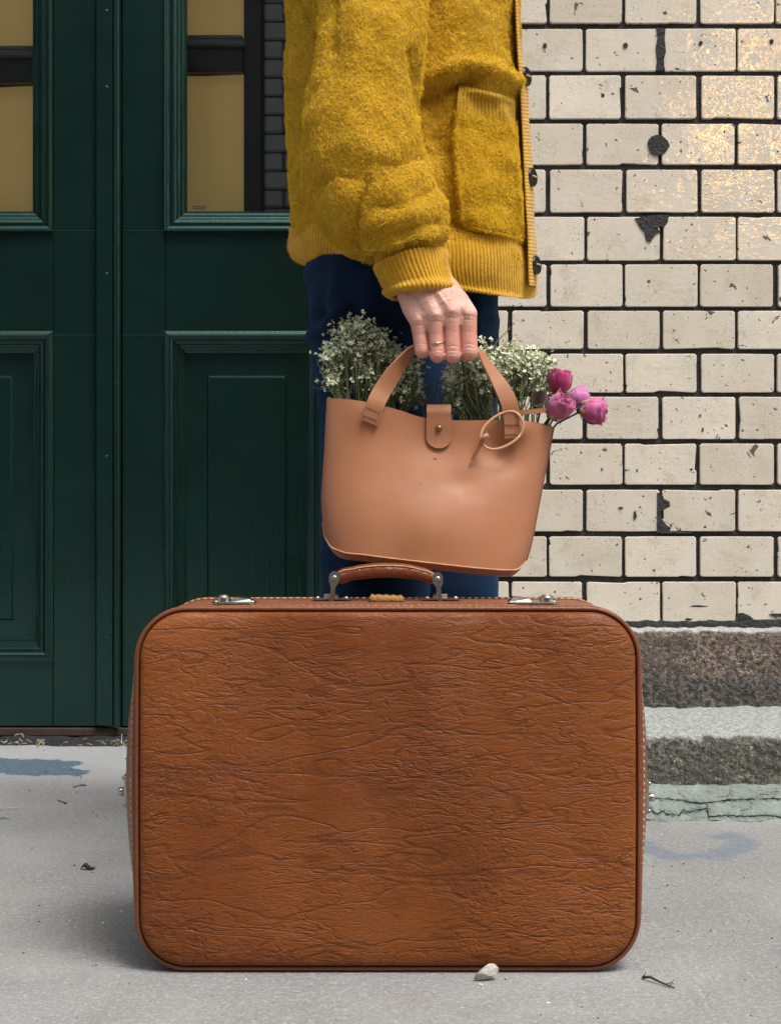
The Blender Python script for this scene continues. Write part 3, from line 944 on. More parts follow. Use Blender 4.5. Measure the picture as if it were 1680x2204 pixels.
# reflection of the facade opposite, modelled as solid parts behind the glass
YI = 3.43
SI = FPX / YI
ix = lambda u: (u - CX) / SI
iz = lambda v: CAM_H - (v - CY) / SI
for (u0, u1, lab, vb) in ((380, 528, 'ochre part of the reflection, modelled behind the middle door window', 163), (-240, 95, 'ochre part of the reflection, modelled behind the glass at the left edge', 186)):
    b = empty('reflected_blind', (ix(u0), YI, iz(480)), lab, 'blind_reflection', 'ochre parts of the reflection modelled behind the door glass')
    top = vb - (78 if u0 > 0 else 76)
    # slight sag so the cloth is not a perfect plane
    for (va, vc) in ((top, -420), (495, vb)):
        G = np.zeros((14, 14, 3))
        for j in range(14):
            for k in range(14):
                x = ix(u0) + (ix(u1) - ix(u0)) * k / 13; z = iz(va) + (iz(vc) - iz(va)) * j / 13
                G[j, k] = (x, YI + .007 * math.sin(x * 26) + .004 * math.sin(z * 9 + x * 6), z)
        mk('cloth', G.reshape(-1, 3), grid_faces(14, 14), M['blind_reflection'], b)
    s_ = empty('reflected_sash', (ix(u0), YI - .02, iz(480)), 'dark sash of the reflection, modelled behind the %s door window' % ('middle' if u0 > 0 else 'left'), 'sash', 'dark sashes of the reflection modelled behind the door glass')
    x1 = ix(u1 if u0 < 0 else 566)
    xb = ix(u1)
    boxpart('rail', ix(u0), xb - .001, iz(vb), iz(vb - 50), YI - .035, YI - .008, M['sash'], s_, .002)
    boxpart('glazing_bar', ix(u0), (x1 if u0 < 0 else ix(535)), iz(vb - 50) + .0005, iz(vb - 65), YI - .05, YI - .010, M['sash_reflection'], s_, .004)
    boxpart('glazing_bar', ix(u0), xb - .002, iz(vb - 65) + .0005, iz(vb - 77), YI - .04, YI - .012, M['sash_reflection'], s_, .004)
    if u0 > 0: boxpart('stile', xb, x1, iz(500), iz(-420), YI - .036, YI - .006, M['sash'], s_, .002)
pier_reflection = empty('reflected_pier', (ix(570), YI - .02, iz(500)), 'reflected white bricks, modelled in grey behind the door glass by the cardigan', 'pier_reflection')
Geo().box((ix(568), YI - .012, 0), (ix(780), YI + .1, 2.2)).build('mortar', M['sash'], pier_reflection, smooth=False)
v = 490
k = 0
while v > -420:
    h_ = 40
    for (u0, u1) in (((570, 610), (614, 700)) if k % 2 else ((570, 660), (664, 740))):
        boxpart('brick', ix(u0), ix(u1), iz(v), iz(v - h_ + 4), YI - .020, YI + .02, M['reflected_brick'], pier_reflection, .004)
    v -= h_; k += 1
Geo().box((-2.2, 4.4, 0), (.9, 4.45, 2.8)).box((-2.2, 3.37, 2.72), (.9, 4.4, 2.76)).box((-2.25, 3.36, 0), (-2.2, 4.4, 2.7)).box((.55, 3.36, 0), (.6, 4.4, 2.7)).build('backing', M['backing'], smooth=False)  # dark box added so no sky light leaks in behind the panes
tag(bpy.data.objects['backing'], 'dark box behind the door, added to keep sky light out', 'backing', kind='structure')

# masonry round and above the doorway, out of frame
Geo().box((WX0 - 4.0, WALL_D - .0, DTOP + .08), (2.4, WALL_D + .44, 5.2)).box((WX0 + .002, WALL_D + .001, ztop + .012), (2.4, WALL_D + .43, DTOP + .079)).build('upper_wall', M['stucco'], smooth=False)
tag(bpy.data.objects['upper_wall'], 'grey rendered wall above door and bricks', 'wall', kind='structure')
lw = empty('brick_wall', (dx(-400), WALL_D, 0), 'cream glazed brick wall beyond the left door leaf', 'wall')
Geo().box((-2.6, WALL_D + .007, 0), (dx(-335), WALL_D + .43, ztop + .01)).build('mortar', M['mortar'], lw, smooth=False)
# facade across the yard, seen only as a glint in the glaze: one of its windows is lit
fac = empty('opposite_building', (0, -4.8, 0), 'rendered house front across the yard with one lit window, behind the camera', 'building')
Geo().box((-7, -5.0, 0), (7, -4.8, 6.0)).build('wall', M['stucco'], fac, smooth=False)
for (x0, z0, on) in ((2.12, 2.72, 1), (.0, 2.62, 0), (-2.2, 2.62, 0), (-4.4, 2.62, 0)):
    w_ = Geo().box((x0 - .06, -4.80, z0 - .06), (x0 + .86, -4.765, z0 + 1.16)).build('window', M['sash'], fac, smooth=False)
    for i in range(2):
        for j in range(3):
            Geo().box((x0 + i * .41 + .07, -4.764, z0 + j * .375 + .06), (x0 + i * .41 + .27, -4.755, z0 + j * .375 + .24)).build('pane', M['lit'] if on else M['sash'], w_, smooth=False)

# ------------------------------------------------------------------ suitcase
SD1 = 1.646
sc_ = empty('suitcase', (0, SD1 + .095, 0), 'large brown leather suitcase standing upright on the paving', 'suitcase')
XL, XR, ZB, ZT, CR, TH = -.2695, .2640, .0045, .3890, .052, .190


def outline(inset=0.0, bow=.0015, n_c=14, n_s=34, bulge=0.0, top_b=0.0, bot_b=0.0):
    """rounded-rectangle loop, counter-clockwise from bottom left; bow = sides swelling a little"""
    x0, x1, z0, z1 = XL + inset, XR - inset, ZB + inset, ZT - inset
    r = max(CR - inset, .004)
    pts = []
    def arc(cx, cz, a0):
        for k in range(n_c): pts.append((cx + r * math.cos(R(a0 + 90 * k / n_c)), cz + r * math.sin(R(a0 + 90 * k / n_c))))
    def line(ax, az, bx, bz):
        for k in range(n_s): pts.append((ax + (bx - ax) * k / n_s, az + (bz - az) * k / n_s))
    line(x0 + r, z0, x1 - r, z0); arc(x1 - r, z0 + r, -90)
    line(x1, z0 + r, x1, z1 - r); arc(x1 - r, z1 - r, 0)
    line(x1 - r, z1, x0 + r, z1); arc(x0 + r, z1 - r, 90)
    line(x0, z1 - r, x0, z0 + r); arc(x0 + r, z0 + r, 180)
    p = np.array(pts)
    cx, cz, hw, hh = (XL + XR) / 2, (ZB + ZT) / 2, (XR - XL) / 2, (ZT - ZB) / 2
    fx = np.sign(p[:, 0] - cx) * np.clip(np.abs(p[:, 0] - cx) / hw, 0, 1)**3
    fz = np.clip(1 - ((p[:, 1] - cz) / hh)**2, 0, 1)
    p[:, 0] += fx * fz * (bow + bulge * np.where(p[:, 0] > cx, .86, 1.0))
    gz = np.clip((p[:, 1] - cz) / hh, -1, 1)
    gx = np.clip(1 - ((p[:, 0] - cx) / hw)**2, 0, 1)**.7
    p[:, 1] += np.where(gz > 0, gz**3 * gx * top_b, gz**3 * gx * bot_b)
    return p


def loops_mesh(name, loops, mat, cap0=False, cap1=False, parent=None):
    n = len(loops[0]); vs = [q for L in loops for q in L]
    fs = []
    for k in range(len(loops) - 1):
        for j in range(n): fs.append((k * n + j, k * n + (j + 1) % n, (k + 1) * n + (j + 1) % n, (k + 1) * n + j))
    if cap0: fs.append(tuple(range(n - 1, -1, -1)))
    if cap1: fs.append(tuple(range((len(loops) - 1) * n, len(loops) * n)))
    return mk(name, vs, fs, mat, parent)

at_y = lambda p, y: [(x, y, z) for x, z in p]
# padded front panel
ins = [(.0026, .012), (.0027, .003), (.0034, -.0004), (.0052, -.0030), (.009, -.0048), (.018, -.0062), (.03, -.0072), (.05, -.0082), (.08, -.0092), (.12, -.0100), (.165, -.0104)]
front = loops_mesh('front_panel', [at_y(outline(i), SD1 + y) for i, y in ins], M['suit'], cap1=True, parent=sc_)
loops_mesh('back_panel', [at_y(outline(i), SD1 + TH - y) for i, y in ins], M['suit'], cap1=True, parent=sc_)
# bowed band round the sides
lp = []
for t in np.linspace(0, 1, 25):
    q = math.sin(math.pi * t)**.85
    lp.append(at_y(outline(.0, bulge=.0255 * q, top_b=.004 * q, bot_b=-.0 * q), SD1 + .004 + t * (TH - .008)))
inner0 = at_y(outline(.0055), SD1 + .010); inner1 = at_y(outline(.0055), SD1 + TH - .010)
band = loops_mesh('side_band', [inner0] + lp + [inner1], M['band'], parent=sc_)
Geo().tube(at_y(outline(-.0004), SD1 + .0022), .0023, 10, closed=True).build('front_piping', M['piping'], sc_)
Geo().tube(at_y(outline(-.0004), SD1 + TH - .0022), .0023, 10, closed=True).build('back_piping', M['piping'], sc_)
# rolled seam edge behind the piping with pale saddle stitches
def stitch_loop(t, off):
    q = math.sin(math.pi * t)**.85
    return np.array(at_y(outline(-off, bulge=.0255 * q, top_b=.004 * q), SD1 + .002 + t * (TH - .004)))
Geo().tube(stitch_loop(.034, .0006), .0024, 8, closed=True).build('seam_edge', M['band'], sc_)
gg = Geo()
for t in (.088, 1 - .088):
    Lp = stitch_loop(t, .0012); Ln = np.vstack([Lp, Lp[:1]])
    s_ = np.concatenate([[0], np.cumsum(np.linalg.norm(np.diff(Ln, axis=0), axis=1))])
    p = 0.0
    while p < s_[-1] - .006:
        seg = np.array([[np.interp(p + f, s_, Ln[:, k]) for k in range(3)] for f in (0, .0022, .0046)])
        gg.tube(seg, (.0005, .0009, .0005), 5)
        p += .0078
gg.build('stitching', M['thread'], sc_, kind='stuff')

# handle: stitched leather grip on two nickel hinges
HD = SD1 + .095
ts = np.linspace(0, 1, 41)
cu = spl(ts, [0, .08, .5, .92, 1], [716, 733, 829, 927, 946])
cvt = spl(ts, [0, .05, .2, .5, .8, .95, 1], [1240, 1229, 1219, 1211.5, 1219, 1233, 1246])
cvb = spl(ts, [0, .05, .2, .5, .8, .95, 1], [1243, 1254, 1249, 1243, 1248, 1255, 1249])
rings = []
for k in range(41):
    a_, b_ = P(cu[k], cvt[k], HD), P(cu[k], cvb[k], HD)
    c = (a_ + b_) / 2; hh = np.linalg.norm(a_ - b_) / 2; up = (a_ - b_) / (2 * hh)
    ring = []
    for j in range(20):
        an = 6.2832 * j / 20
        cc, ss = math.cos(an), math.sin(an)
        yy = np.sign(cc) * abs(cc)**.7 * (.0135 if k not in (0, 40) else .008); zz = np.sign(ss) * abs(ss)**(.6 if ss < 0 else .85) * hh
        ring.append(c + up * zz + np.array([0, yy, 0]))
    rings.append(ring)
hd = loops_mesh('handle_grip', rings, M['grip'], True, True, sc_)
gg = Geo()
for sgn in (-1, 1):
    gg.tube([P(cu[k], cvt[k] + 5.0, HD) + np.array([0, sgn * .0125, 0]) for k in range(2, 39)], .0009, 6)
gg.build('edge_seam', M['rawedge'], hd)
for (u0, v0, u1, v1) in ((720, 1243, 712.5, 1299), (940.5, 1245, 947, 1299)):
    h = empty('handle_hinge', P(u1, v1, HD), parent=sc_)
    gg = Geo()
    yf = -.0150
    A, B = P(u0, v0, HD), P(u1, v1, HD)
    for yo in (yf, -yf):
        n = 16
        ring = []
        dvec = (B - A); L = np.linalg.norm(dvec); dvec /= L; px_ = np.array([dvec[2], 0, -dvec[0]])
        prof = [(-.0072, .0), (-.0064, .0036), (-.004, .0056), (0, .0062), (.004, .0056), (.0085, .0034), (.011, .0023), (.016, .0022), (L, .0024)]
        f = [A + dvec * t + px_ * w for t, w in prof] + [A + dvec * t - px_ * w for t, w in prof[::-1][:-1]]
        nn = len(f)
        f1 = [q + np.array([0, yo - .0009, 0]) for q in f]; f2 = [q + np.array([0, yo + .0009, 0]) for q in f]
        gg.add(f1 + f2, [tuple(range(nn)), tuple(range(2 * nn - 1, nn - 1, -1))] + [(k, nn + k, nn + (k + 1) % nn, (k + 1) % nn) for k in range(nn)])
    gg.tube([B + np.array([0, yf, .001]), B + np.array([0, 0, -.001]), B + np.array([0, -yf, .001])], .0019, 8)
    gg.build('hinge_plate', M['chrome'], h, smooth=False)
    Geo().sphere(A + np.array([0, yf - .0012, 0]), (.0032, .0016, .0032), 14, 8).build('rivet', M['chrome'], h)
    bz = .3945
    b0 = P(u1, 1300, HD)
    gg = Geo()
    gg.box((b0[0] - .020, HD - .013, bz), (b0[0] + .022, HD + .013, bz + .0016))
    gg.tube([(b0[0] - .008, HD, bz + .0024), (b0[0] + .008, HD, bz + .0024)], .0036, 10)
    gg.build('base_plate', M['chrome'], h, smooth=False)
    for ox in (-.015, .017): Geo().sphere((b0[0] + ox, HD - .005, bz + .0016), (.0032, .0032, .0022), 10, 6).build('rivet', M['chrome'], h)
# worn suede stop under the handle
nx_, nz_ = 18, 8
u0, u1 = 795, 868
A = P(u0, 1299, HD - .03); B = P(u1, 1299, HD - .03)
vs = []
for k in range(nx_):
    x = A[0] + (B[0] - A[0]) * k / (nx_ - 1)
    top = .3995 - .0014 * (k / nx_) + .0006 * math.sin(k * 1.7)
    if k in (0, nx_ - 1): top -= .002
    vs += [(x, HD - .030, .3915), (x, HD - .031, top - .001), (x, HD - .029, top), (x, HD + .004, top + .0008), (x, HD + .006, .3915)]
loopn = 5
fs = [(k * 5 + j, k * 5 + (j + 1) % 5, (k + 1) * 5 + (j + 1) % 5, (k + 1) * 5 + j) for k in range(nx_ - 1) for j in range(5)] + [(0, 4, 3, 2, 1), tuple((nx_ - 1) * 5 + j for j in range(5))]
mk('suede_stop', vs, fs, M['suede'], sc_)


def lock(uc, knob_u, lever_u, w_u):
    """nickel spring lock on the top of the case"""
    yl = SD1 + .058
    s_ = FPX / yl
    X = lambda u: (u - CX) / s_
    zt = .3915
    e = empty('lock', (X(uc), yl, zt), parent=sc_)
    x0, x1 = X(uc - w_u), X(uc + w_u)
    gg = Geo()
    n = 24; rr = .010
    pts = [(max(x0 + rr, min(x1 - rr, x0 + rr if math.cos(a) < 0 else x1 - rr)) + rr * math.cos(a), yl + (.016 if math.sin(a) > 0 else 0) - .006 + rr * math.sin(a)) for a in [6.2832 * (k + .5) / n for k in range(n)]]
    vs = [(x, y, zt) for x, y in pts] + [(x, y, zt + .0016) for x, y in pts] + [(x * .97 + X(uc) * .03, y * .9 + yl * .1, zt + .0026) for x, y in pts]
    fs = [(k * n + j, k * n + (j + 1) % n, (k + 1) * n + (j + 1) % n, (k + 1) * n + j) for k in (0, 1) for j in range(n)] + [tuple(range(2 * n, 3 * n))]
    mk('lock_plate', vs, fs, M['chrome'], e, smooth=False)
    kx = X(knob_u)
    gg = Geo().cyl((kx, yl + .002, zt + .002), (0, 0, 1), .0078, .0066, 24, .0016).cyl((kx, yl + .002, zt + .0085), (0, 0, 1), .0054, .0012, 20, .0006)
    gg.build('push_knob', M['chrome'], e)
    autosmooth(bpy.data.objects[gg and bpy.data.objects[-1].name] if False else e.children[-1], 40)
    lx = X(lever_u)
    vs = [(lx - .013, yl - .008, zt + .002), (lx + .013, yl - .008, zt + .002), (lx + .013, yl + .012, zt + .002), (lx - .013, yl + .012, zt + .002),
          (lx - .008, yl - .006, zt + .0075), (lx + .009, yl - .006, zt + .0055), (lx + .009, yl + .010, zt + .0065), (lx - .008, yl + .010, zt + .0085)]
    mk('hasp', vs, [(4, 5, 6, 7), (0, 1, 5, 4), (1, 2, 6, 5), (2, 3, 7, 6), (3, 0, 4, 7)], M['chrome'], e, smooth=False)
    for ox in (x0 + .004, x1 - .004): Geo().sphere((ox, yl - .004, zt + .0022), (.0026, .0026, .0018), 10, 6).build('rivet', M['chrome'], e)

lock(505, 481, 521, 47)
lock(1149, 1176, 1118, 49)
for sgn, xs, vc in ((-1, 271.5, 1700), (1, 1391.5, 1713)):
    yl = SD1 + .085
    c = P(xs, vc, yl)
    e = empty('side_clasp', c, parent=sc_)
    gg = Geo()
    x = c[0]
    hh = .0182
    vs = []
    for z, o in ((-hh, 0), (-hh * .85, .0022), (0, .0034), (hh * .85, .0022), (hh, 0)):
        for y, q in ((-.012, 0), (-.009, 1), (.012, 1), (.015, 0)):
            vs.append((x + sgn * (o * q - .0026), yl + y, c[2] + z))
    fs = grid_faces(5, 4)
    gg.add(vs, fs)
    gg.box((min(x - sgn * .006, x + sgn * .0005), yl - .011, c[2] - hh), (max(x - sgn * .006, x + sgn * .0005), yl + .013, c[2] + hh))
    gg.build('clasp_plate', M['chrome'], e, smooth=False)
    Geo().cyl((x + sgn * .0005, yl - .004, c[2] - .001), (sgn, 0, 0), .0048, .0075, 16, .0015).build('clasp_knob', M['chrome'], e)
    for q in (-1, 1): Geo().sphere((x + sgn * .0010, yl - .009, c[2] + q * hh * .84), .0026, 10, 6).build('rivet', M['chrome'], e)

# ------------------------------------------------------------------ person
TD = 2.08
person = empty('person', (0.05, TD, 0), 'person in a fuzzy mustard cardigan and dark blue trousers holding the leather bag', 'person')


def pair_loft(keys, nrow, ncol, p=2.3, sag=None):
    """rings between a left and a right contour point; keys = (L, R, depth, half-depth[, near sag])"""
    K = np.array([[*k[0], *k[1], k[2], k[3], (k[4] if len(k) > 4 else 0)] for k in keys], float)
    L = np.concatenate([[0], np.cumsum(np.hypot(np.diff(K[:, 0] + K[:, 2]) / 2, np.diff(K[:, 1] + K[:, 3]) / 2) + 1e-3)])
    t = np.linspace(0, L[-1], nrow)
    k = spl(t, L, K)
    G = np.zeros((nrow, ncol, 3))
    th = np.linspace(0, 2 * math.pi, ncol, endpoint=False)
    c, s_ = np.cos(th), np.sin(th)
    ce, se = np.sign(c) * np.abs(c)**(2 / p), np.sign(s_) * np.abs(s_)**(2 / p)
    for i in range(nrow):
        l_, r_ = P(k[i, 0], k[i, 1], k[i, 4]), P(k[i, 2], k[i, 3], k[i, 4])
        C, A = (l_ + r_) / 2, (r_ - l_) / 2
        G[i] = C + ce[:, None] * A + se[:, None] * np.array([0, -k[i, 5], 0])
        G[i, :, 2] -= np.maximum(se, 0)**.45 * k[i, 6]
    return G


def folds(G, lst, closed=True):
    n = grid_normals(G, closed)
    if n[G.shape[0] // 2, G.shape[1] // 4, 1] > 0: n = -n
    u, v = proj(G)
    near = np.clip(-n[..., 1] * 3 + .25, 0, 1)
    dsp = np.zeros(u.shape)
    for (pts, w, amp) in lst:
        q = seg_dist(u, v, pts) / w
        dsp += amp * np.exp(-q * q)
    return G + n * (dsp * near)[..., None], n


def rib_disp(G, pitch, amp, sub=None):
    """knit ribs running down the rows: displaces along normals by arc length"""
    mid = G[G.shape[0] // 2]
    s_ = np.concatenate([[0], np.cumsum(np.linalg.norm(np.diff(mid, axis=0), axis=1))])
    n = grid_normals(G, True)
    if n[G.shape[0] // 2, G.shape[1] // 4, 1] > 0: n = -n
    ph = s_ / pitch * 2 * math.pi
    jit = snoise(G, 14, 4, 2) * 1.5
    return G + n * (np.abs(np.sin(ph[None] / 2 + jit * .5))[..., None] - .6) * amp

# trousers: two lofted legs joined at the hips
leg1 = pair_loft([((670, 440), (1000, 440), 2.08, .09), ((657, 540), (1000, 540), 2.05, .095), ((660, 650), (975, 650), 2.0, .095), ((664, 735), (985, 735), 2.0, .09),
                  ((684, 860), (978, 860), 2.0, .082), ((690, 1000), (960, 1000), 2.0, .078), ((690, 1150), (925, 1150), 2.0, .074), ((692, 1290), (922, 1290), 2.0, .070),
                  ((705, 1450), (915, 1450), 2.0, .066), ((725, 1650), (905, 1650), 2.0, .058), ((735, 1860), (895, 1860), 2.0, .055)], 150, 90)
fl = [([(655, 600), (700, 560), (760, 555)], 18, .006), ([(662, 728), (700, 705), (740, 660)], 14, .007), ([(672, 690), (712, 670)], 10, -.005), ([(668, 760), (730, 735), (800, 730)], 12, -.005),
      ([(690, 840), (740, 815), (800, 820)], 14, .005), ([(700, 620), (690, 680)], 10, -.004), ([(692, 1200), (720, 1230), (770, 1240)], 12, .005), ([(720, 580), (715, 700)], 12, .004),
      ([(694, 1255), (740, 1270)], 8, -.004), ([(800, 600), (790, 800)], 20, .004)]
leg1, _ = folds(leg1, [(p_, w_ * .9, a_ * 1.15) for (p_, w_, a_) in fl])
leg1 += grid_normals(leg1)[..., :] * (snoise(leg1, 5, 8, 2) * -.003)[..., None]
leg2 = pair_loft([((800, 440), (1085, 440), 2.14, .09), ((820, 560), (1078, 560), 2.16, .09), ((850, 700), (1074, 700), 2.17, .085), ((860, 860), (1073, 860), 2.17, .08), ((866, 1100), (1072, 1100), 2.17, .075),
                  ((876, 1290), (1070, 1290), 2.17, .07), ((890, 1500), (1055, 1500), 2.17, .06), ((900, 1800), (1040, 1800), 2.17, .055)], 130, 80)
leg2, _ = folds(leg2, [([(1010, 640), (1070, 690)], 10, .004), ([(1000, 760), (1070, 720)], 10, -.004), ([(1030, 620), (1030, 800)], 10, .003)])
leg2 += grid_normals(leg2)[..., :] * (snoise(leg2, 6, 9, 2) * -.003)[..., None]
tr_g = Geo().add(leg1.reshape(-1, 3), grid_faces(150, 90, True)).add(leg2.reshape(-1, 3), grid_faces(130, 80, True))
hip = pair_loft([((650, 250), (1060, 270), 2.09, .10), ((660, 400), (1080, 420), 2.09, .115), ((662, 470), (1080, 500), 2.09, .12), ((720, 560), (1030, 570), 2.08, .11)], 30, 70)
tr_g.add(hip.reshape(-1, 3), grid_faces(30, 70, True))
trousers = tr_g.build('trousers', M['denim'], person)
for d_, ul, ur in ((2.0, 725, 1010), (2.17, 885, 1150)):
    s_ = FPX / d_
    xl, xr = (ul - CX) / s_, (ur - CX) / s_
    rings = []
    for t in np.linspace(0, 1, 22):
        x = xl + (xr - xl) * t
        w = .034 * (math.sin(math.pi * min(1, .12 + t * .9))**.45) + .004
        h = .085 - .05 * min(1, max(0, (t - .3) / .4)) if t < .85 else .035 * math.sqrt(max(.02, 1 - ((t - .85) / .15)**2))
        h = h * (1 if t > .06 else .8)
        rings.append([(x, d_ + w * math.cos(a), .016 + max(0, math.sin(a)) * h - .0 if math.sin(a) >= 0 else .016 + math.sin(a) * .002) for a in [6.2832 * k / 20 for k in range(20)]])
    sh = loops_mesh('shoe', rings, M['shoe'], True, True, person)
    rings = []
    for t in np.linspace(0, 1, 22):
        x = xl - .003 + (xr - xl + .006) * t
        w = .036 * (math.sin(math.pi * min(1, .12 + t * .9))**.45) + .005
        rings.append([(x, d_ + w, .0), (x, d_ + w, .017), (x, d_ - w, .017), (x, d_ - w, .0)])
    loops_mesh('sole', rings, M['sole'], True, True, sh)

# cardigan body
tor_keys = [((690, -470), (960, -470), TD, .07), ((660, -420), (1010, -420), TD, .15), ((635, -300), (1075, -300), TD, .172), ((625, -150), (1100, -150), TD, .165), ((622, 0), (1106, 0), TD, .158),
            ((622, 100), (1114, 105), TD, .155), ((620, 200), (1120, 215), TD, .153), ((621, 300), (1126, 325), TD, .152, .004), ((626, 400), (1132, 430), TD, .152, .012),
            ((631, 470), (1137, 515), TD, .150, .022), ((634, 500), (1139, 545), TD, .147, .028), ((650, 515), (1138, 575), TD, .140, .032)]
tor = pair_loft(tor_keys, 210, 260, 2.6)
tf = [([(640, -20), (668, 60), (700, 150)], 4, -.005), ([(632, 380), (640, 470)], 16, .006), ([(935, 170), (985, 140), (1040, 150), (1100, 175)], 22, .016), ([(905, 215), (960, 190), (1010, 175)], 16, -.014),
      ([(1040, 60), (1075, 200)], 30, .006), ([(945, 300), (960, 420), (975, 480)], 18, -.008), ([(1010, 20), (960, 150)], 22, .008), ([(640, 200), (650, 330)], 14, -.006), ([(628, 120), (645, 260)], 14, .005),
      ([(980, 480), (1050, 510), (1130, 535)], 10, -.006), ([(1085, 240), (1110, 480)], 14, .004)]
tor, _ = folds(tor, tf)
tor -= grid_normals(tor) * 0
nn = grid_normals(tor); nn = -nn if nn[105, 65, 1] > 0 else nn
tor = tor + nn * (snoise(tor, 4, 12, 2) * .004 + snoise(tor, 22, 14, 2) * .0018)[..., None]
cardigan = mk('cardigan', tor.reshape(-1, 3), grid_faces(210, 260, True), M['wool'], person)
# ribbed hem band
hem_keys = [((631, 482), (1140, 520), TD, .150, .022), ((628, 505), (1144, 548), TD, .154, .030), ((628, 522), (1146, 580), TD, .150, .036), ((642, 536), (1146, 605), TD, .142, .040), ((660, 541), (1142, 616), TD, .142, .040), ((672, 536), (1134, 612), TD, .134, .036)]
hem = pair_loft(hem_keys, 40, 1100, 2.6)
hn = grid_normals(hem); hn = -hn if hn[20, 275, 1] > 0 else hn
hem = hem + hn * (snoise(hem, 7, 3, 2) * .005)[..., None]
hem = rib_disp(hem, .0052, .0015)
mk('hem_band', hem.reshape(-1, 3), grid_faces(40, 1100, True), M['rib'], cardigan)

# near sleeve, blousing over a turned-back ribbed cuff
sl_keys = [((720, -430), (930, -430), 2.00, .08), ((700, -330), (950, -330), 1.96, .10), ((688, -150), (938, -150), 1.93, .098), ((688, 0), (922, 0), 1.905, .094), ((684, 100), (915, 95), 1.89, .092),
           ((668, 190), (903, 185), 1.88, .092), ((656, 280), (894, 255), 1.87, .090), ((656, 350), (905, 325), 1.865, .088), ((666, 425), (925, 400), 1.86, .084), ((690, 487), (947, 455), 1.855, .078),
           ((722, 524), (961, 488), 1.85, .070), ((762, 547), (965, 510), 1.85, .062), ((800, 553), (958, 520), 1.85, .052), ((812, 548), (950, 518), 1.85, .044)]
slv = pair_loft(sl_keys, 230, 190, 2.15)
sf = [([(770, 548), (764, 500), (772, 440), (792, 395)], 12, -.009), ([(735, 510), (740, 430)], 30, .004), ([(805, 541), (870, 531), (935, 505)], 14, .004), ([(790, 508), (860, 500), (935, 478)], 11, -.0055),
      ([(800, 478), (860, 470), (935, 445)], 14, .0035), ([(795, 442), (860, 446), (920, 415)], 11, -.0035), ([(800, 400), (850, 405), (912, 372)], 18, .003), ([(890, 345), (850, 358), (815, 352)], 9, -.004),
      ([(884, 110), (892, 180), (888, 245)], 9, -.010), ([(835, 40), (855, 180), (872, 300)], 30, .008), ([(700, 60), (690, 160), (668, 260)], 24, .005), ([(722, 0), (716, 110)], 9, -.006), ([(705, 330), (760, 310), (820, 335)], 34, .006),
      ([(690, 400), (730, 380), (765, 385)], 9, -.004), ([(778, 30), (764, 250)], 34, .006), ([(906, 20), (902, 130)], 10, .005), ([(862, 520), (830, 528), (795, 530)], 6, .004), ([(905, 330), (922, 400), (945, 470)], 12, .005)]
slv, _ = folds(slv, sf)
nn = grid_normals(slv); nn = -nn if nn[110, 48, 1] > 0 else nn
slv = slv + nn * (snoise(slv, 5, 21, 2) * .0032 + snoise(slv, 24, 22, 2) * .0016)[..., None]
sleeve = mk('sleeve', slv.reshape(-1, 3), grid_faces(230, 190, True), M['wool'], cardigan)
far = pair_loft([((720, -430), (930, -430), 2.16, .08), ((700, -330), (950, -330), 2.20, .10), ((700, 0), (940, 0), 2.25, .085), ((700, 280), (930, 280), 2.27, .08), ((760, 440), (1000, 430), 2.26, .065), ((840, 500), (1010, 470), 2.22, .05)], 60, 60, 2.1)
mk('sleeve', far.reshape(-1, 3), grid_faces(60, 60, True), M['wool'], cardigan)
# cuff: inner tube then the folded outer layer
cu1 = pair_loft([((806, 535), (952, 492), 1.85, .044), ((806, 560), (956, 525), 1.85, .043), ((815, 585), (960, 555), 1.85, .043), ((838, 625), (976, 610), 1.848, .041)], 26, 420, 2.2)
cu1 = rib_disp(cu1, .0048, .0014)
mk('cuff_lining', cu1.reshape(-1, 3), grid_faces(26, 420, True), M['rib'], cardigan)
cu2 = pair_loft([((812, 570), (950, 534), 1.85, .045), ((804, 572), (956, 536), 1.85, .049), ((803, 578), (960, 543), 1.85, .050), ((812, 600), (964, 568), 1.85, .050), ((824, 622), (973, 600), 1.85, .049), ((835, 639), (985, 628), 1.85, .048), ((842, 641), (981, 630), 1.85, .044), ((846, 632), (972, 620), 1.85, .040)], 46, 420, 2.2)
nn = grid_normals(cu2); nn = -nn if nn[20, 105, 1] > 0 else nn
cu2 = cu2 + nn * (snoise(cu2, 16, 5, 2) * .0022)[..., None]
cu2 = rib_disp(cu2, .0050, .0016)
mk('cuff', cu2.reshape(-1, 3), grid_faces(46, 420, True), M['rib'], cardigan)

bvh = BVHTree.FromPolygons([Vector(p) for p in tor.reshape(-1, 3)], grid_faces(210, 260, True))


def hit(u, v, tree, dflt=1.92):
    o = Vector((0, 0, CAM_H)); dr = (Vector(P(u, v, 1.0)) - o).normalized()
    loc, nrm, i, dist = tree.ray_cast(o, dr)
    if loc is None: return P(u, v, dflt), np.array([0, -1.0, 0])
    if nrm.dot(dr) > 0: nrm = -nrm
    return np.array(loc), np.array(nrm)

# patch pocket with ribbed top
def patch(tree, left, right, nr, nc, off, bow=0):
    """grid between a left and a right polyline of frame points laid on a surface"""
    tl = np.linspace(0, 1, nr)
    lp = spl(tl, np.linspace(0, 1, len(left)), left); rp = spl(tl, np.linspace(0, 1, len(right)), right)
    G = np.zeros((nr, nc, 3)); Nn = np.zeros((nr, nc, 3))
    for i in range(nr):
        for j in range(nc):
            f = j / (nc - 1)
            q = lp[i] * (1 - f) + rp[i] * f
            G[i, j], Nn[i, j] = hit(q[0], q[1], tree)
    # smooth the depth so the patch spans small dips
    for _ in range(4):
        G[1:-1, 1:-1] = (G[:-2, 1:-1] + G[2:, 1:-1] + G[1:-1, :-2] + G[1:-1, 2:]) / 4
    return G + np.array([0, -off, 0]), Nn

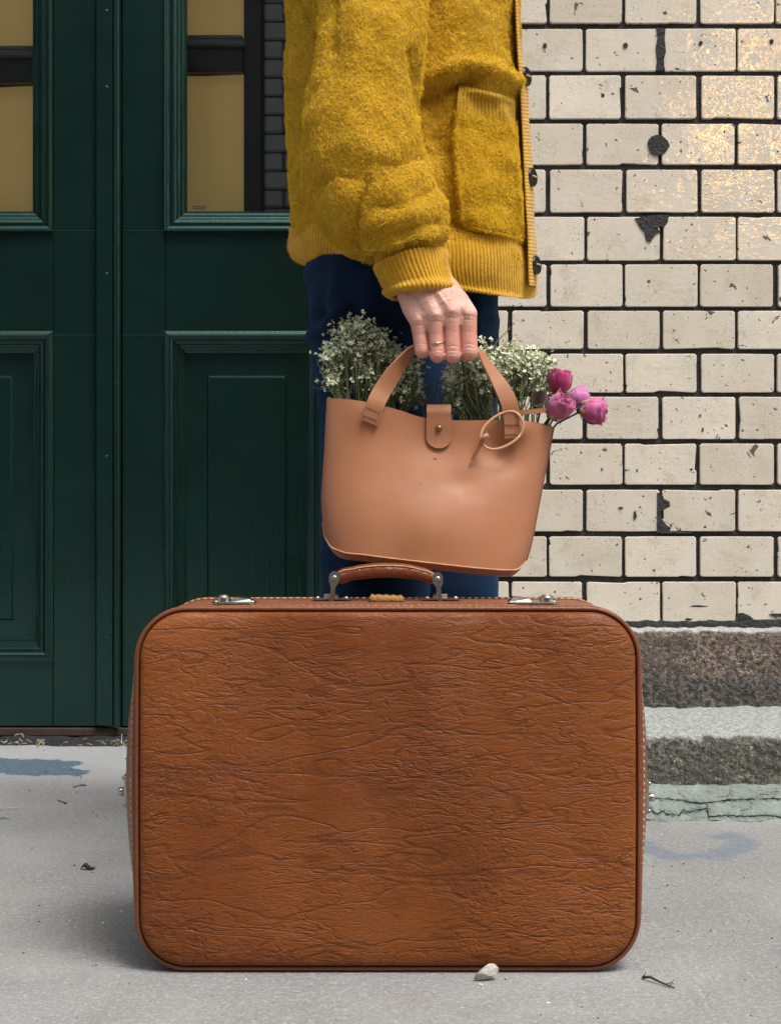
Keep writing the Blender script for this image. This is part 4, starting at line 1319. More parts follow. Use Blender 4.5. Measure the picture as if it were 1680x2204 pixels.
pk, _ = patch(bvh, [(984, 181), (977, 240), (973, 300), (977, 370), (984, 440), (988, 478), (1003, 492)], [(1108, 212), (1110, 270), (1113, 330), (1118, 400), (1126, 460), (1131, 500), (1130, 524)], 110, 90, .0075)
u, v = proj(pk)
pw = np.linspace(0, 1, 110)[:, None] * np.ones((1, 90))
edge = np.minimum(np.minimum(np.linspace(0, 1, 90), np.linspace(1, 0, 90))[None] * 90, np.minimum(pw, 1 - pw) * 110)
pk[..., 1] += np.exp(-(edge / 1.5)**2) * .006
pk[..., 1] -= np.exp(-((edge - 4) / 2.2)**2) * .0022
jj = np.arange(90)[None] / 90 * 17 * math.pi
pk[..., 1] -= (pw < .17) * (np.abs(np.sin(jj + .4 * np.sin(pw * 30))) - .5) * .0016
pk[..., 1] -= (snoise(pk, 9, 2, 2) * .004)
def sheet(name, G, mat, parent, th):
    nr, nc = G.shape[:2]
    B = G + np.array([0, th, 0])
    vs = np.vstack([G.reshape(-1, 3), B.reshape(-1, 3)]); N0 = nr * nc
    fs = grid_faces(nr, nc) + [tuple(N0 + q for q in f[::-1]) for f in grid_faces(nr, nc)]
    for k in range(nr - 1):
        fs += [(k * nc, (k + 1) * nc, N0 + (k + 1) * nc, N0 + k * nc), (k * nc + nc - 1, N0 + k * nc + nc - 1, N0 + (k + 1) * nc + nc - 1, (k + 1) * nc + nc - 1)]
    for j in range(nc - 1):
        fs += [(j, N0 + j, N0 + j + 1, j + 1), ((nr - 1) * nc + j, (nr - 1) * nc + j + 1, N0 + (nr - 1) * nc + j + 1, N0 + (nr - 1) * nc + j)]
    return mk(name, vs, fs, mat, parent)
pocket = sheet('pocket', pk, M['wool'], cardigan, .012)

# ribbed button placket down the open front, turned a little to the camera
nv = 900
vv = np.linspace(-380, 614, nv)
uB = spl(vv, [-400, 0, 60, 110, 160, 190, 250, 330, 400, 480, 560, 600, 620], [1095, 1110, 1113, 1118, 1131, 1135, 1136, 1143, 1147, 1148, 1155, 1154, 1150])
uA = spl(vv, [-400, 0, 110, 200, 320, 430, 520, 600, 620], [1096, 1108, 1113, 1119, 1125, 1130, 1135, 1137, 1138])
G = np.zeros((nv, 16, 3))
for i in range(nv):
    a_, b_ = P(uA[i], vv[i], 1.985), P(uB[i], vv[i] + 3, 2.05)
    for j in range(16):
        f = j / 15
        G[i, j] = a_ * (1 - f) + b_ * f + np.array([.7, -.7, 0]) * (.004 * math.sin(math.pi * f)**.4 + .0009 * (abs(math.sin(i * math.pi / 7.0)) - .5))
sheet('placket', G, M['rib'], cardigan, .010)
for (bu, bv) in ((1120, 167), (1130, 383), (1135, 572), (1112, -60), (1106, -260)):
    c = P((np.interp(bv, vv, uA) + np.interp(bv, vv, uB)) / 2 - 3, bv, 2.012)
    nrm = np.array([.86, -.50, .05]); nrm /= np.linalg.norm(nrm)
    c = c + nrm * .0055
    b = empty('button', c, parent=cardigan)
    Geo().cyl(c, nrm, .0126, .0040, 28, .0014).build('disc', M['horn'], b)
    autosmooth(b.children[-1], 30)
    Geo().tube([c + nrm * .0044 + np.array([0.003, 0.003, 0.0]), c + nrm * .0058, c + nrm * .0044 + np.array([-.004, -.003, 0.001])], .0010, 6).build('thread', M['thread'], b)

# loose wool fibres over the fleece
def fibres(name, grids, count, L0, L1, wid, mat, parent, lift=.35):
    tv = []; tn = []
    for (G, closed) in grids:
        A = G[:-1, :]; B = np.roll(G, -1, 1)[:-1] if closed else None
        if closed: a_, b_, c_, d_ = G[:-1], np.roll(G, -1, 1)[:-1], np.roll(G, -1, 1)[1:], G[1:]
        else: a_, b_, c_, d_ = G[:-1, :-1], G[:-1, 1:], G[1:, 1:], G[1:, :-1]
        q = np.stack([a_, b_, c_, d_], 2).reshape(-1, 4, 3)
        n = np.cross(q[:, 2] - q[:, 0], q[:, 3] - q[:, 1])
        tv.append(q); tn.append(n)
    q = np.vstack(tv); n = np.vstack(tn)
    ar = np.linalg.norm(n, axis=1)
    # drop the side away from the camera and what lies above the frame
    ok = q[:, :, 2].mean(1) < 1.25
    w = ar * ok; w /= w.sum()
    pick = rng.choice(len(q), size=count, p=w)
    n = n[pick] / ar[pick][:, None]; q = q[pick]
    f, h = rng.random((2, count, 1))
    p = (q[:, 0] * (1 - f) + q[:, 1] * f) * (1 - h) + (q[:, 3] * (1 - f) + q[:, 2] * f) * h
    ctr = np.array([0.05, TD, 0])
    out = p - ctr; out[:, 2] = 0
    n = np.where((np.sum(n * out, 1) < 0)[:, None], -n, n)
    r1 = rng.normal(size=(count, 3)); t1 = r1 - n * np.sum(r1 * n, 1)[:, None]; t1 /= np.linalg.norm(t1, axis=1)[:, None]
    t2 = np.cross(n, t1)
    L = rng.uniform(L0, L1, (count, 1)); curl = rng.normal(0, 1.0, (count, 1)); lf = rng.uniform(0.04, lift, (count, 1))
    segs = []
    for k, s_ in enumerate((0, .33, .66, 1.0)):
        ang = curl * s_ * 1.4
        pos = p + L * s_ * (t1 * np.cos(ang) + t2 * np.sin(ang)) + n * (L * lf * math.sin(s_ * 2.4) + .0003)
        segs.append(pos)
    sidev = t2 * .7 + n * .3
    V = np.zeros((count, 8, 3))
    for k in range(4):
        ww = wid * (1 if k < 3 else .35)
        V[:, 2 * k] = segs[k] - sidev * ww; V[:, 2 * k + 1] = segs[k] + sidev * ww
    base = (np.arange(count) * 8)[:, None]
    F = np.concatenate([base + np.array([[2 * k, 2 * k + 1, 2 * k + 3, 2 * k + 2]]) for k in range(3)], 0)
    me = bpy.data.meshes.new(name)
    vsl = (V.reshape(-1, 3) - np.array(wl(parent)))
    me.vertices.add(len(vsl)); me.vertices.foreach_set('co', vsl.astype(np.float32).ravel())
    me.loops.add(F.size); me.loops.foreach_set('vertex_index', F.astype(np.int32).ravel())
    me.polygons.add(len(F)); me.polygons.foreach_set('loop_start', (np.arange(len(F)) * 4).astype(np.int32))
    me.update(calc_edges=True)
    me.materials.append(mat)
    me.polygons.foreach_set('use_smooth', np.ones(len(F), dtype=bool))
    o = bpy.data.objects.new(name, me); COL.objects.link(o); o.parent = parent; o['kind'] = 'stuff'
    return o

fm = Mat('wool_fibre')
fm.set(Base_Color=fm.mix(fm.noise(30, 2), (.66, .38, .014), (.86, .56, .045)), Roughness=.9)
fm.b.inputs['Specular IOR Level'].default_value = .1
fibres('wool_fuzz', [(tor[60:, :140], False), (slv[50:], True)], 140000, .003, .0085, .00028, fm.m, cardigan)
fibres('pocket_fuzz', [(pk[19:], False)], 15000, .003, .0085, .00028, fm.m, cardigan)
fibres('rib_fuzz', [(hem[::4, :560:4], False), (cu2[::4, ::4], True)], 5000, .002, .005, .00016, fm.m, cardigan, .6)

# body under the clothes; the right hand closed on the bag straps
def remeshed(name, geo, voxel, smooth_it):
    me = bpy.data.meshes.new('tmp'); me.from_pydata(geo.v, [], geo.f); me.update()
    o = bpy.data.objects.new('tmp', me); COL.objects.link(o)
    md = o.modifiers.new('r', 'REMESH'); md.mode = 'VOXEL'; md.voxel_size = voxel; md.adaptivity = 0
    sm = o.modifiers.new('s', 'SMOOTH'); sm.factor = .5; sm.iterations = smooth_it
    dg = bpy.context.evaluated_depsgraph_get(); dg.update()
    ev = o.evaluated_get(dg).to_mesh()
    vs = np.zeros(len(ev.vertices) * 3); ev.vertices.foreach_get('co', vs)
    fs = [tuple(p.vertices) for p in ev.polygons]
    o.evaluated_get(dg).to_mesh_clear()
    bpy.data.objects.remove(o); bpy.data.meshes.remove(me)
    return vs.reshape(-1, 3), fs


def chain(geo, pts, rad, n=14, step=.35):
    """overlapping spheres along a polyline: (u, v, d) points, radii in metres"""
    W = [P(*p) for p in pts]
    for (a_, b_, ra, rb) in zip(W[:-1], W[1:], rad[:-1], rad[1:]):
        L = np.linalg.norm(b_ - a_); m = max(2, int(L / (min(ra, rb) * step)) + 1)
        for t in np.linspace(0, 1, m):
            geo.sphere(a_ * (1 - t) + b_ * t, ra * (1 - t) + rb * t, n, n // 2 + 2)

hg = Geo()
HDp = 1.834
# metacarpals fan from the wrist to the knuckles
kn = [(900, 690, 1.817), (937, 679, 1.811), (972, 671, 1.810), (1005, 676, 1.816)]
wr_ = [(884, 622, 1.838), (904, 616, 1.832), (928, 614, 1.830), (948, 618, 1.836)]
for k in range(4):
    chain(hg, [wr_[k], tuple((np.array(wr_[k]) * .45 + np.array(kn[k]) * .55) + np.array([0, 0, -.002])), kn[k]], [.0190, .0165, .0122 if k else .0112])
for k in range(3):
    m_ = [(np.array(kn[k]) + np.array(kn[k + 1])) / 2 + np.array([0, -8, .002]), (np.array(wr_[k]) + np.array(wr_[k + 1])) / 2]
    chain(hg, [tuple(m_[0]), tuple(m_[0] * .5 + m_[1] * .5), tuple(m_[1])], [.0120, .0165, .0190])
chain(hg, [(900, 640, 1.846), (930, 670, 1.846), (965, 680, 1.846), (985, 690, 1.850)], [.018, .016, .016, .014])      # palm
chain(hg, [(912, 624, 1.842), (893, 560, 1.852), (868, 470, 1.862), (830, 400, 1.872)], [.0255, .0265, .027, .028])     # wrist, forearm
chain(hg, [(940, 622, 1.842), (915, 555, 1.852)], [.0215, .024])
pip = [(908.5, 753, 1.8170), (941, 763, 1.8115), (973, 764, 1.8110), (1009, 757, 1.8155)]
rk = [.0098, .0100, .0102, .0110]
for k in range(4):
    a_, b_ = kn[k], pip[k]
    mid = ((a_[0] + b_[0]) / 2, (a_[1] + b_[1]) / 2, (a_[2] + b_[2]) / 2 + .0012)
    dip = (b_[0] + (3, 0, -2, -6)[k], b_[1] - 2, b_[2] + .024)
    tip = (b_[0] + (4, 0, -3, -8)[k], b_[1] - 24, b_[2] + .030)
    chain(hg, [a_, mid, b_, dip, tip], [rk[k] * 1.06, rk[k] * .97, rk[k] * .97, rk[k] * .90, rk[k] * .78])
chain(hg, [(958, 640, 1.856), (1000, 690, 1.868), (1008, 735, 1.864), (988, 764, 1.852)], [.0150, .0125, .0112, .0090])  # thumb closes behind the fingers
for k in range(3):      # webs that fill the fingers together just below the knuckles
    a_, b_ = np.array(kn[k]) * .86 + np.array(pip[k]) * .14, np.array(kn[k + 1]) * .86 + np.array(pip[k + 1]) * .14
    c_ = np.array(kn[k]) * .70 + np.array(pip[k]) * .30; d_ = np.array(kn[k + 1]) * .70 + np.array(pip[k + 1]) * .30
    chain(hg, [tuple((a_ + b_) / 2 + np.array([0, 0, .002])), tuple((c_ + d_) / 2 + np.array([0, 0, .0035]))], [.0100, .0085])
for k in range(4): chain(hg, [pip[k], (pip[k][0], pip[k][1] + 1, pip[k][2] + .004)], [rk[k] * .985, rk[k] * .985])
hv, hf = remeshed('hand', hg, .00105, 9)
# soften knuckle hollows and raise tendons
u, v = proj(hv)
near = np.clip((1.835 - hv[:, 1]) / .02, 0, 1)
for k in range(4):
    q = seg_dist(u, v, [wr_[k][:2], kn[k][:2]]) / 5
    hv[:, 1] -= near * np.exp(-q * q) * .0003
    q = np.hypot(u - kn[k][0], (v - kn[k][1] + 2)) / 9
    hv[:, 1] -= near * np.exp(-q * q) * .0007
for k in range(3):
    a_ = ((kn[k][0] + kn[k + 1][0]) / 2, (kn[k][1] + kn[k + 1][1]) / 2 + 8)
    b_ = ((pip[k][0] + pip[k + 1][0]) / 2, (pip[k][1] + pip[k + 1][1]) / 2 - 4)
    q = seg_dist(u, v, [(a_[0], a_[1] + 22), b_]) / 2.4
    hv[:, 1] += near * np.exp(-q * q) * .0026
for k in range(4):      # fine skin creases over the joints
    for (t, w_, am) in ((.04, 2.2, .0005), (.16, 1.2, .0004), (.80, 1.3, .0006), (.90, 1.3, .0006), (.985, 1.2, .0005)):
        cu_ = kn[k][0] * (1 - t) + pip[k][0] * t; cv2 = kn[k][1] * (1 - t) + pip[k][1] * t
        q = seg_dist(u, v, [(cu_ - 10, cv2 + 1), (cu_, cv2 - 1), (cu_ + 10, cv2 + 1)]) / w_
        hv[:, 1] += near * np.exp(-q * q) * am
for pts_, am in (([(905, 655), (925, 640), (945, 632)], .0006), ([(960, 655), (950, 640), (940, 628)], .0006), ([(935, 662), (948, 650), (972, 642)], .0005)):
    q = seg_dist(u, v, pts_) / 3
    hv[:, 1] -= near * np.exp(-q * q) * am
bgeo = Geo()
chain(bgeo, [(840, 500, TD), (850, 200, TD), (850, -150, TD), (850, -330, TD)], [.10, .09, .11, .10])
for sd in (-.11, .11): chain(bgeo, [(840, -350, TD + sd * .3), (840, -350, TD + sd)], [.07, .06])
chain(bgeo, [(790, 0, 1.93), (815, -320, 1.98)], [.030, .045])
chain(bgeo, [(820, 400, 1.875), (780, 250, 1.90), (790, 0, 1.93)], [.028, .028, .030])
chain(bgeo, [(860, -350, TD), (880, -520, TD)], [.055, .052])
hc = P(900, -660, TD)
bgeo.sphere(hc, (.088, .072, .108), 24, 18); bgeo.sphere(hc + np.array([.03, 0, -.05]), (.055, .052, .06), 18, 12)
bgeo.sphere(hc + np.array([.090, 0, -.018]), (.020, .012, .018), 10, 8); bgeo.sphere(hc + np.array([.078, 0, -.062]), (.014, .022, .008), 10, 8)
for sd in (-1, 1): bgeo.sphere(hc + np.array([-.005, sd * .072, -.01]), (.016, .008, .026), 10, 8)
chain(bgeo, [(800, 520, 2.0), (810, 1000, 2.0), (815, 1830, 2.0)], [.075, .055, .035]); chain(bgeo, [(960, 520, 2.16), (968, 1000, 2.17), (965, 1790, 2.17)], [.07, .055, .035])
bv, bf = remeshed('body', bgeo, .012, 4)
body = Geo(); body.v = [tuple(p) for p in hv]; body.f = [list(f) for f in hf]; body.i = [0] * len(hf)
body.add(bv, bf)
body.build('body', M['skin'], person)
hgx = Geo().sphere(hc + np.array([-.018, 0, .02]), (.098, .086, .104), 28, 20).sphere(hc + np.array([-.06, 0, -.06]), (.05, .07, .09), 18, 12)
xx_, ff_ = remeshed('hair', hgx, .008, 3)
xx_ = xx_ + (snoise(xx_, 18, 3, 2) * .006)[:, None] * (xx_ - hc) / .1
mk('hair', xx_, ff_, M['hair'], person)
# thin ring with a small heart-shaped knot
rc = (np.array(P(*kn[1])) * .34 + np.array(P(*pip[1])) * .66)
rg = empty('finger_ring', rc, 'thin rose gold ring on the hand holding the bag', 'ring')
ax1, ax2 = np.array([1.0, 0, .10]), np.array([0, 1.0, .30])
pts = [rc + np.array([0, .0006, .0]) + .0100 * (math.cos(a) * ax1 + math.sin(a) * ax2) for a in [6.2832 * k / 48 for k in range(48)]]
Geo().tube(pts, .00055, 8, closed=True).build('hoop', M['gold'], rg)
fpt = rc + np.array([0.0005, -.0098, -.0034])
Geo().sphere(fpt + np.array([-.0007, 0, .0005]), (.0011, .0006, .0010), 10, 6).sphere(fpt + np.array([.0007, 0, .0005]), (.0011, .0006, .0010), 10, 6).sphere(fpt + np.array([0, 0, -.0006]), (.0009, .0006, .0010), 10, 6).build('knot', M['gold'], rg)

# ------------------------------------------------------------------ leather bag
BD = 1.850
bag = empty('leather_bag', P(910, 1225, BD), 'tan leather handbag filled with dried flowers, hanging from the hand', 'handbag')
NS, NT = 120, 90
ss, tt = np.linspace(0, 1, NS), np.linspace(0, 1, NT)
topv = spl(ss, [0, .1, .2, .32, .42, .5, .6, .72, .85, 1], [858, 861, 869, 884, 899, 904, 906, 905, 905, 919])
botv = spl(ss, [0, .03, .08, .2, .4, .6, .8, .9, .96, 1], [1150, 1172, 1184, 1192, 1203, 1213, 1222, 1224.5, 1222, 1206])
lu = spl(tt, [0, .2, .4, .6, .75, .9, 1], [703, 700, 697, 693, 691, 694, 697])
ru = spl(tt, [0, .2, .4, .6, .8, .92, 1], [1190, 1179, 1168, 1157, 1146, 1138, 1131])


def bag_side(sgn):
    G = np.zeros((NT, NS, 3))
    for i, t in enumerate(tt):
        for j, s_ in enumerate(ss):
            u = lu[i] * (1 - s_) + ru[i] * s_
            v = topv[j] * (1 - t) + botv[j] * t
            e = max(0.0, 1 - abs(2 * s_ - 1)**5)**.55
            T = (.020 + .030 * t**1.1) * e + .002
            if sgn < 0:
                T += .012 * math.exp(-((u - 915) / 120)**2 - ((v - 1125) / 85)**2)
                T -= .012 * math.exp(-((u - 1070) / 52)**2 - ((v - 975) / 46)**2)
                T += .006 * math.exp(-((u - 1105) / 30)**2 - ((v - 920) / 24)**2)
                T += .005 * math.exp(-((u - 790) / 40)**2 - ((v - 890) / 40)**2)
                T -= .006 * math.exp(-((u - 945) / 60)**2 - ((v - 960) / 50)**2)
                T -= .008 * math.exp(-((u - 1000) / 50)**2 - ((v - 1040) / 30)**2) * .4
            d = BD + sgn * T
            p = P(u, v + (0 if sgn < 0 else -4 * (1 - t)), BD)
            p[1] = d
            if sgn < 0:   # keep the drawn outline while the cloth bellies toward the viewer
                p = P(u + (CX - u) * 0 , v, BD); p = np.array([p[0] * (d / BD)**.5, d, CAM_H + (p[2] - CAM_H) * (d / BD)**.5])
            G[i, j] = p
    G[..., 1] += snoise(G, 4, 6 + sgn, 2) * .0018
    return G

bf_, bb_ = bag_side(-1), bag_side(1)
bb_[:, 0] = bf_[:, 0] + np.array([0, .003, 0]); bb_[:, -1] = bf_[:, -1] + np.array([.0, .004, 0])
def thick(name, G, mat, parent, th, dirn):
    n = grid_normals(G, False)
    if np.mean(n[..., 1]) * dirn < 0: n = -n
    nr, nc = G.shape[:2]; B = G - n * th
    N0 = nr * nc
    fs = grid_faces(nr, nc) + [tuple(N0 + q for q in f[::-1]) for f in grid_faces(nr, nc)]
    ed = []
    for k in range(nr - 1):
        ed += [(k * nc, (k + 1) * nc, N0 + (k + 1) * nc, N0 + k * nc), (k * nc + nc - 1, N0 + k * nc + nc - 1, N0 + (k + 1) * nc + nc - 1, (k + 1) * nc + nc - 1)]
    for j in range(nc - 1):
        ed += [(j, N0 + j, N0 + j + 1, j + 1), ((nr - 1) * nc + j, (nr - 1) * nc + j + 1, N0 + (nr - 1) * nc + j + 1, N0 + (nr - 1) * nc + j)]
    idx = [0] * len(fs) + [1] * len(ed)
    o = mk(name, np.vstack([G.reshape(-1, 3), B.reshape(-1, 3)]), fs + ed, mat, parent, idx=idx)
    return autosmooth(o, 50)
fp = thick('front_panel', bf_, [M['bag'], M['rawedge']], bag, .0022, -1)
thick('back_panel', bb_, [M['bag'], M['rawedge']], bag, .0022, 1)
# sagging base between the two lower seams
nb = 12
G = np.zeros((nb, NS, 3))
for k in range(nb):
    f = k / (nb - 1)
    G[k] = bf_[-1] * (1 - f) + bb_[-1] * f
    G[k, :, 2] -= math.sin(math.pi * f)**.6 * .0095 * np.minimum(1, np.minimum(ss, 1 - ss) * 12 + .1)
mk('base', G.reshape(-1, 3), grid_faces(nb, NS), M['bag'], bag)
pts = np.vstack([bf_[-9:-1, 0], bf_[-1]]) + np.array([0, -.0008, -.0004])
pts = pts + np.random.default_rng(2).normal(0, .00010, pts.shape)
Geo().tube(pts, .0009, 7).build('bottom_seam', M['rawedge'], bag)
pts = bf_[:, -1] + np.array([.0006, .001, 0])
Geo().tube(pts, .0013, 7).build('side_seam', M['thread2'], bag)

bagbvh = BVHTree.FromPolygons([Vector(p) for p in bf_.reshape(-1, 3)], grid_faces(NT, NS))


def ribbon(name, keys, th, mat, parent, n=60):
    """flat strap: keys = (u, v, d, half-width vector in frame units (du, dv, dd metres))"""
    K = np.array(keys, float)
    L = np.concatenate([[0], np.cumsum(np.hypot(np.diff(K[:, 0]), np.diff(K[:, 1])) + 1)])
    k = spl(np.linspace(0, L[-1], n), L, K)
    C = np.array([P(*q[:3]) for q in k])
    Wv = np.array([P(q[0] + q[3], q[1] + q[4], q[2]) - P(*q[:3]) + np.array([0, q[5], 0]) for q in k])
    T = np.gradient(C, axis=0)
    N_ = np.cross(T, Wv); N_ /= np.linalg.norm(N_, axis=1)[:, None]
    rings = [[C[i] - Wv[i] - N_[i] * th / 2, C[i] + Wv[i] - N_[i] * th / 2, C[i] + Wv[i] + N_[i] * th / 2, C[i] - Wv[i] + N_[i] * th / 2] for i in range(n)]
    vs = [q for r_ in rings for q in r_]
    fs, idx = [], []
    for i in range(n - 1):
        for j in range(4):
            fs.append((i * 4 + j, i * 4 + (j + 1) % 4, (i + 1) * 4 + (j + 1) % 4, (i + 1) * 4 + j)); idx.append(j % 2)
    fs += [(3, 2, 1, 0), tuple((n - 1) * 4 + q for q in range(4))]; idx += [1, 1]
    o = mk(name, vs, fs, mat, parent, idx=idx)
    return autosmooth(o, 40)

dl = hit(797, 897, bagbvh)[0][1] - .0026; dr_ = hit(1103, 930, bagbvh)[0][1] - .0026
st_keys = [(795, 910, dl, 17, 7, 0), (801, 893, dl - .0005, 18, 7, 0), (808, 870, dl - .001, 18, 8, 0), (824, 838, 1.825, 17, 9, .001), (845, 806, 1.828, 14, 9, .004), (868, 775, 1.832, 9, 7, .007), (890, 751, 1.834, 5, 4, .009),
           (925, 744, 1.834, 1, 2, .010), (960, 742, 1.834, 0, 1, .010), (1000, 744, 1.834, 0, 2, .010), (1026, 752, 1.834, 3, -4, .009), (1044, 778, 1.832, 7, -7, .007), (1062, 806, 1.830, 11, -6, .005),
           (1082, 838, 1.826, 16, -5, .002), (1096, 870, 1.823, 18, -2, 0), (1101, 900, dr_ - .001, 17.5, 0, 0), (1102, 925, dr_, 17, 0, 0), (1102, 943, dr_, 17, -1, 0)]
strap = ribbon('strap', st_keys, .0024, [M['bag'], M['rawedge']], bag, 110)
bk = [(q[0] + (6 if q[0] < 960 else -8), q[1] - (0 if 880 < q[0] < 1040 else 8), (q[2] if 880 < q[0] < 1040 else 1.872) + .003, *q[3:]) for q in st_keys]
ribbon('strap', bk, .0024, [M['bag'], M['rawedge']], bag, 110)
gg = Geo()
for (uc, vc, d, su, sv) in ((803, 882, dl, 32, 12), (797, 899, dl, 32, 12), (1102, 914, dr_, 30, 0), (1102, 934, dr_, 30, -1)):
    for k in range(5):
        f0, f1 = (k + .10) / 5 - .5, (k + .82) / 5 - .5
        a_, b_ = P(uc + su * f0, vc + sv * f0 + 1.0, d - .0018), P(uc + su * f1, vc + sv * f1 - 1.2, d - .0018)
        gg.tube([a_, (a_ + b_) / 2 + np.array([0, -.0010, 0]), b_], (.0004, .0008, .0004), 6)
gg.build('strap_stitching', M['thread2'], bag, kind='stuff')
# closing tab with a stud, coming over from behind
tk = []
for (u, v, w) in ((944, 872, 26), (944, 885, 26), (944, 900, 26.5), (944, 920, 27), (944, 938, 27), (944, 947, 26), (944, 955, 22), (944, 961, 15), (944, 965, 6)):
    d = hit(944, max(v, 906), bagbvh)[0][1] - .0030
    if v < 880: d += .004
    tk.append((u, v, d, w, 0, 0))
tab = ribbon('closing_tab', tk, .0026, [M['bag'], M['rawedge']], bag, 60)
d = hit(944, 922, bagbvh)[0][1] - .0048
Geo().cyl(P(944, 922, d), (0, -1, 0), .0038, .0010, 18, .0004).sphere(P(944, 922, d - .0010), (.0034, .0022, .0034), 16, 10).build('stud', M['brass'], tab)
Geo().sphere(P(944, 888, d + .0012), (.0017, .0006, .0014), 10, 6).build('hole', M['dark'], tab)
gg = Geo()
for (u, v, r) in ((936, 988, .0022), (904, 1041, .0010), (971, 975, .0009)):
    q, nq = hit(u, v, bagbvh)
    gg.sphere(q, (r, .0005, r * .9), 10, 6)
gg.build('pin_mark', M['thread2'], fp)
# thin leather loop knotted round the strap end, with its free tail
pts = []
for k in range(64):
    a = 6.2832 * k / 64
    u = 1080 + 45 * math.cos(a) - 5 * math.sin(a) + 1.5 * math.sin(2 * a); v = 926 + 39 * math.sin(a) - 9 * math.cos(a) + 1.5 * math.cos(3 * a)
    d = dr_ - .0065 - .004 * math.sin(a) if u < 1118 else dr_ - .006
    pts.append(P(u, v, d))
loop = Geo().tube(pts, .0010, 8, closed=True, flat=1.6).build('leather_loop', M['rawedge'], bag)
ribbon('loop_tail', [(1049, 935, dr_ - .010, 3.5, 3, 0), (1041, 942, dr_ - .012, 4.5, 3, 0), (1032, 960, dr_ - .009, 4, 2, 0), (1023, 976, dr_ - .007, 3.5, 2, 0), (1015, 991, dr_ - .005, 2.5, 1.5, 0)], .002, [M['bag'], M['rawedge']], loop, 24)
Geo().tube([P(1037, 945, dr_ - .0125), P(1045, 937, dr_ - .0135), P(1048, 936, dr_ - .009)], (.0022, .0024, .0018), 8).build('knot', M['rawedge'], loop)
ribbon('lacing_strip', [(1112, 889, 1.835, 0, 5, 0), (1130, 887, 1.834, 0, 5, 0), (1150, 885, 1.834, 0, 5, 0), (1176, 883, 1.838, 0, 4.5, 0)], .002, [M['bag'], M['rawedge']], bag, 20)

# ------------------------------------------------------------------ dried flowers in the bag
def rvec(r): return np.array([r.gauss(0, 1), r.gauss(0, 1), r.gauss(0, 1)])


def sprig(parent, base, tip, r, nfl, rad, green=.4, lim=None):
    gg = Geo()
    side = rvec(r) * .012; side[2] *= .2
    mouth = base + (tip - base) * .42
    if lim is not None:
        um = CX + mouth[0] / mouth[1] * FPX
        um = min(max(um, lim[0]), lim[1])
        mouth = P(um, 895 if um > 850 else 862, BD + max(-.012, min(.012, mouth[1] - BD)) * min(1, (um - 700) / 60, (1195 - um) / 60))
        base = P(um, 960, BD)
    side = side * .6
    cv_ = lambda t: (base * (1 - t / .38) + mouth * (t / .38)) if t < .38 else (mouth * (1 - (t - .38) / .62) + tip * (t - .38) / .62) + side * math.sin(math.pi * (t - .38) / .62)
    pts = [cv_(t) for t in (0, .38, .5, .66, .82, 1)]
    gg.tube(pts, [.0007, .0007, .0006, .0006, .0005, .0004], 4, 0)
    for b in range(r.randint(3, 5)):
        t = r.uniform(.58, .92)
        s0 = cv_(t)
        e0 = tip + rvec(r) * rad * np.array([1, 1, .8]) + np.array([0, 0, -rad * .6])
        m0 = (s0 + e0) / 2 + rvec(r) * .002
        gg.tube([s0, m0, e0], [.0005, .0004, .0003], 3, 0)
    for k in range(nfl):
        c = tip + rvec(r) * rad * np.array([.75, .75, .85]) + np.array([0, 0, -rad * .35 * r.random()])
        up = rvec(r) * .7 + np.array([0, -.5, .9]); up /= np.linalg.norm(up)
        t1 = np.cross(up, rvec(r)); t1 /= np.linalg.norm(t1); t2 = np.cross(up, t1)
        mi = 2 if r.random() < green else 1
        sz = r.uniform(.0016, .0032)
        npet = r.choice((3, 4, 5))
        for q in range(npet):
            a = 6.2832 * q / npet + r.uniform(-.3, .3)
            dd = math.cos(a) * t1 + math.sin(a) * t2; pp = np.cross(up, dd)
            l = sz * r.uniform(.8, 1.3)
            gg.add([c, c + dd * l * .6 + pp * l * .42 + up * l * .25, c + dd * l * 1.15 + up * l * r.uniform(.1, .7), c + dd * l * .6 - pp * l * .42 + up * l * .25], [(0, 1, 2, 3)], mi)
        if r.random() < .35:
            gg.tube([c - up * .003, c], .00035, 3, 0)
    gg.build('sprig', [M['stem'], M['flw'], M['flg']], parent, smooth=False)


def bunch(name, label, outline_top, u0, u1, vdepth, nsp, bu, seed, dlo, dhi, nfl, green, clus=1.0):
    r = random.Random(seed)
    b = empty(name, P(bu, 1040, BD), label, 'flowers', 'dried white flower bunches in the bag')
    us, vs_ = zip(*outline_top)
    for k in range(nsp):
        u = r.uniform(u0, u1)
        v = np.interp(u, us, vs_) + 9 + vdepth * r.random()**1.4
        if u < 730: v = min(v, 820)
        d = r.uniform(dlo, dhi)
        tip = P(u, v, d)
        base = P(bu + (u - bu) * .52 + r.uniform(-12, 12), 960, BD + (d - BD) * .4)
        sprig(b, base, tip, r, r.randint(*nfl), r.uniform(.0050, .0100) * clus, green, (716, 1168))
    return b

bl = bunch('dried_flower_bunch', 'tall bunch of dried greenish white flowers in the left half of the bag', [(684, 778), (700, 742), (722, 706), (745, 684), (765, 667), (785, 682), (808, 696), (832, 736), (860, 732), (890, 748), (905, 790)], 700, 900, 120, 100, 785, 4, 1.849, 1.895, (15, 28), .42)
br = bunch('dried_flower_bunch', 'lower flat-topped bunch of dried white flowers in the right half of the bag', [(950, 800), (985, 775), (1020, 757), (1045, 742), (1090, 738), (1140, 742), (1170, 746), (1186, 760)], 958, 1180, 88, 120, 1075, 5, 1.848, 1.90, (15, 27), .28)
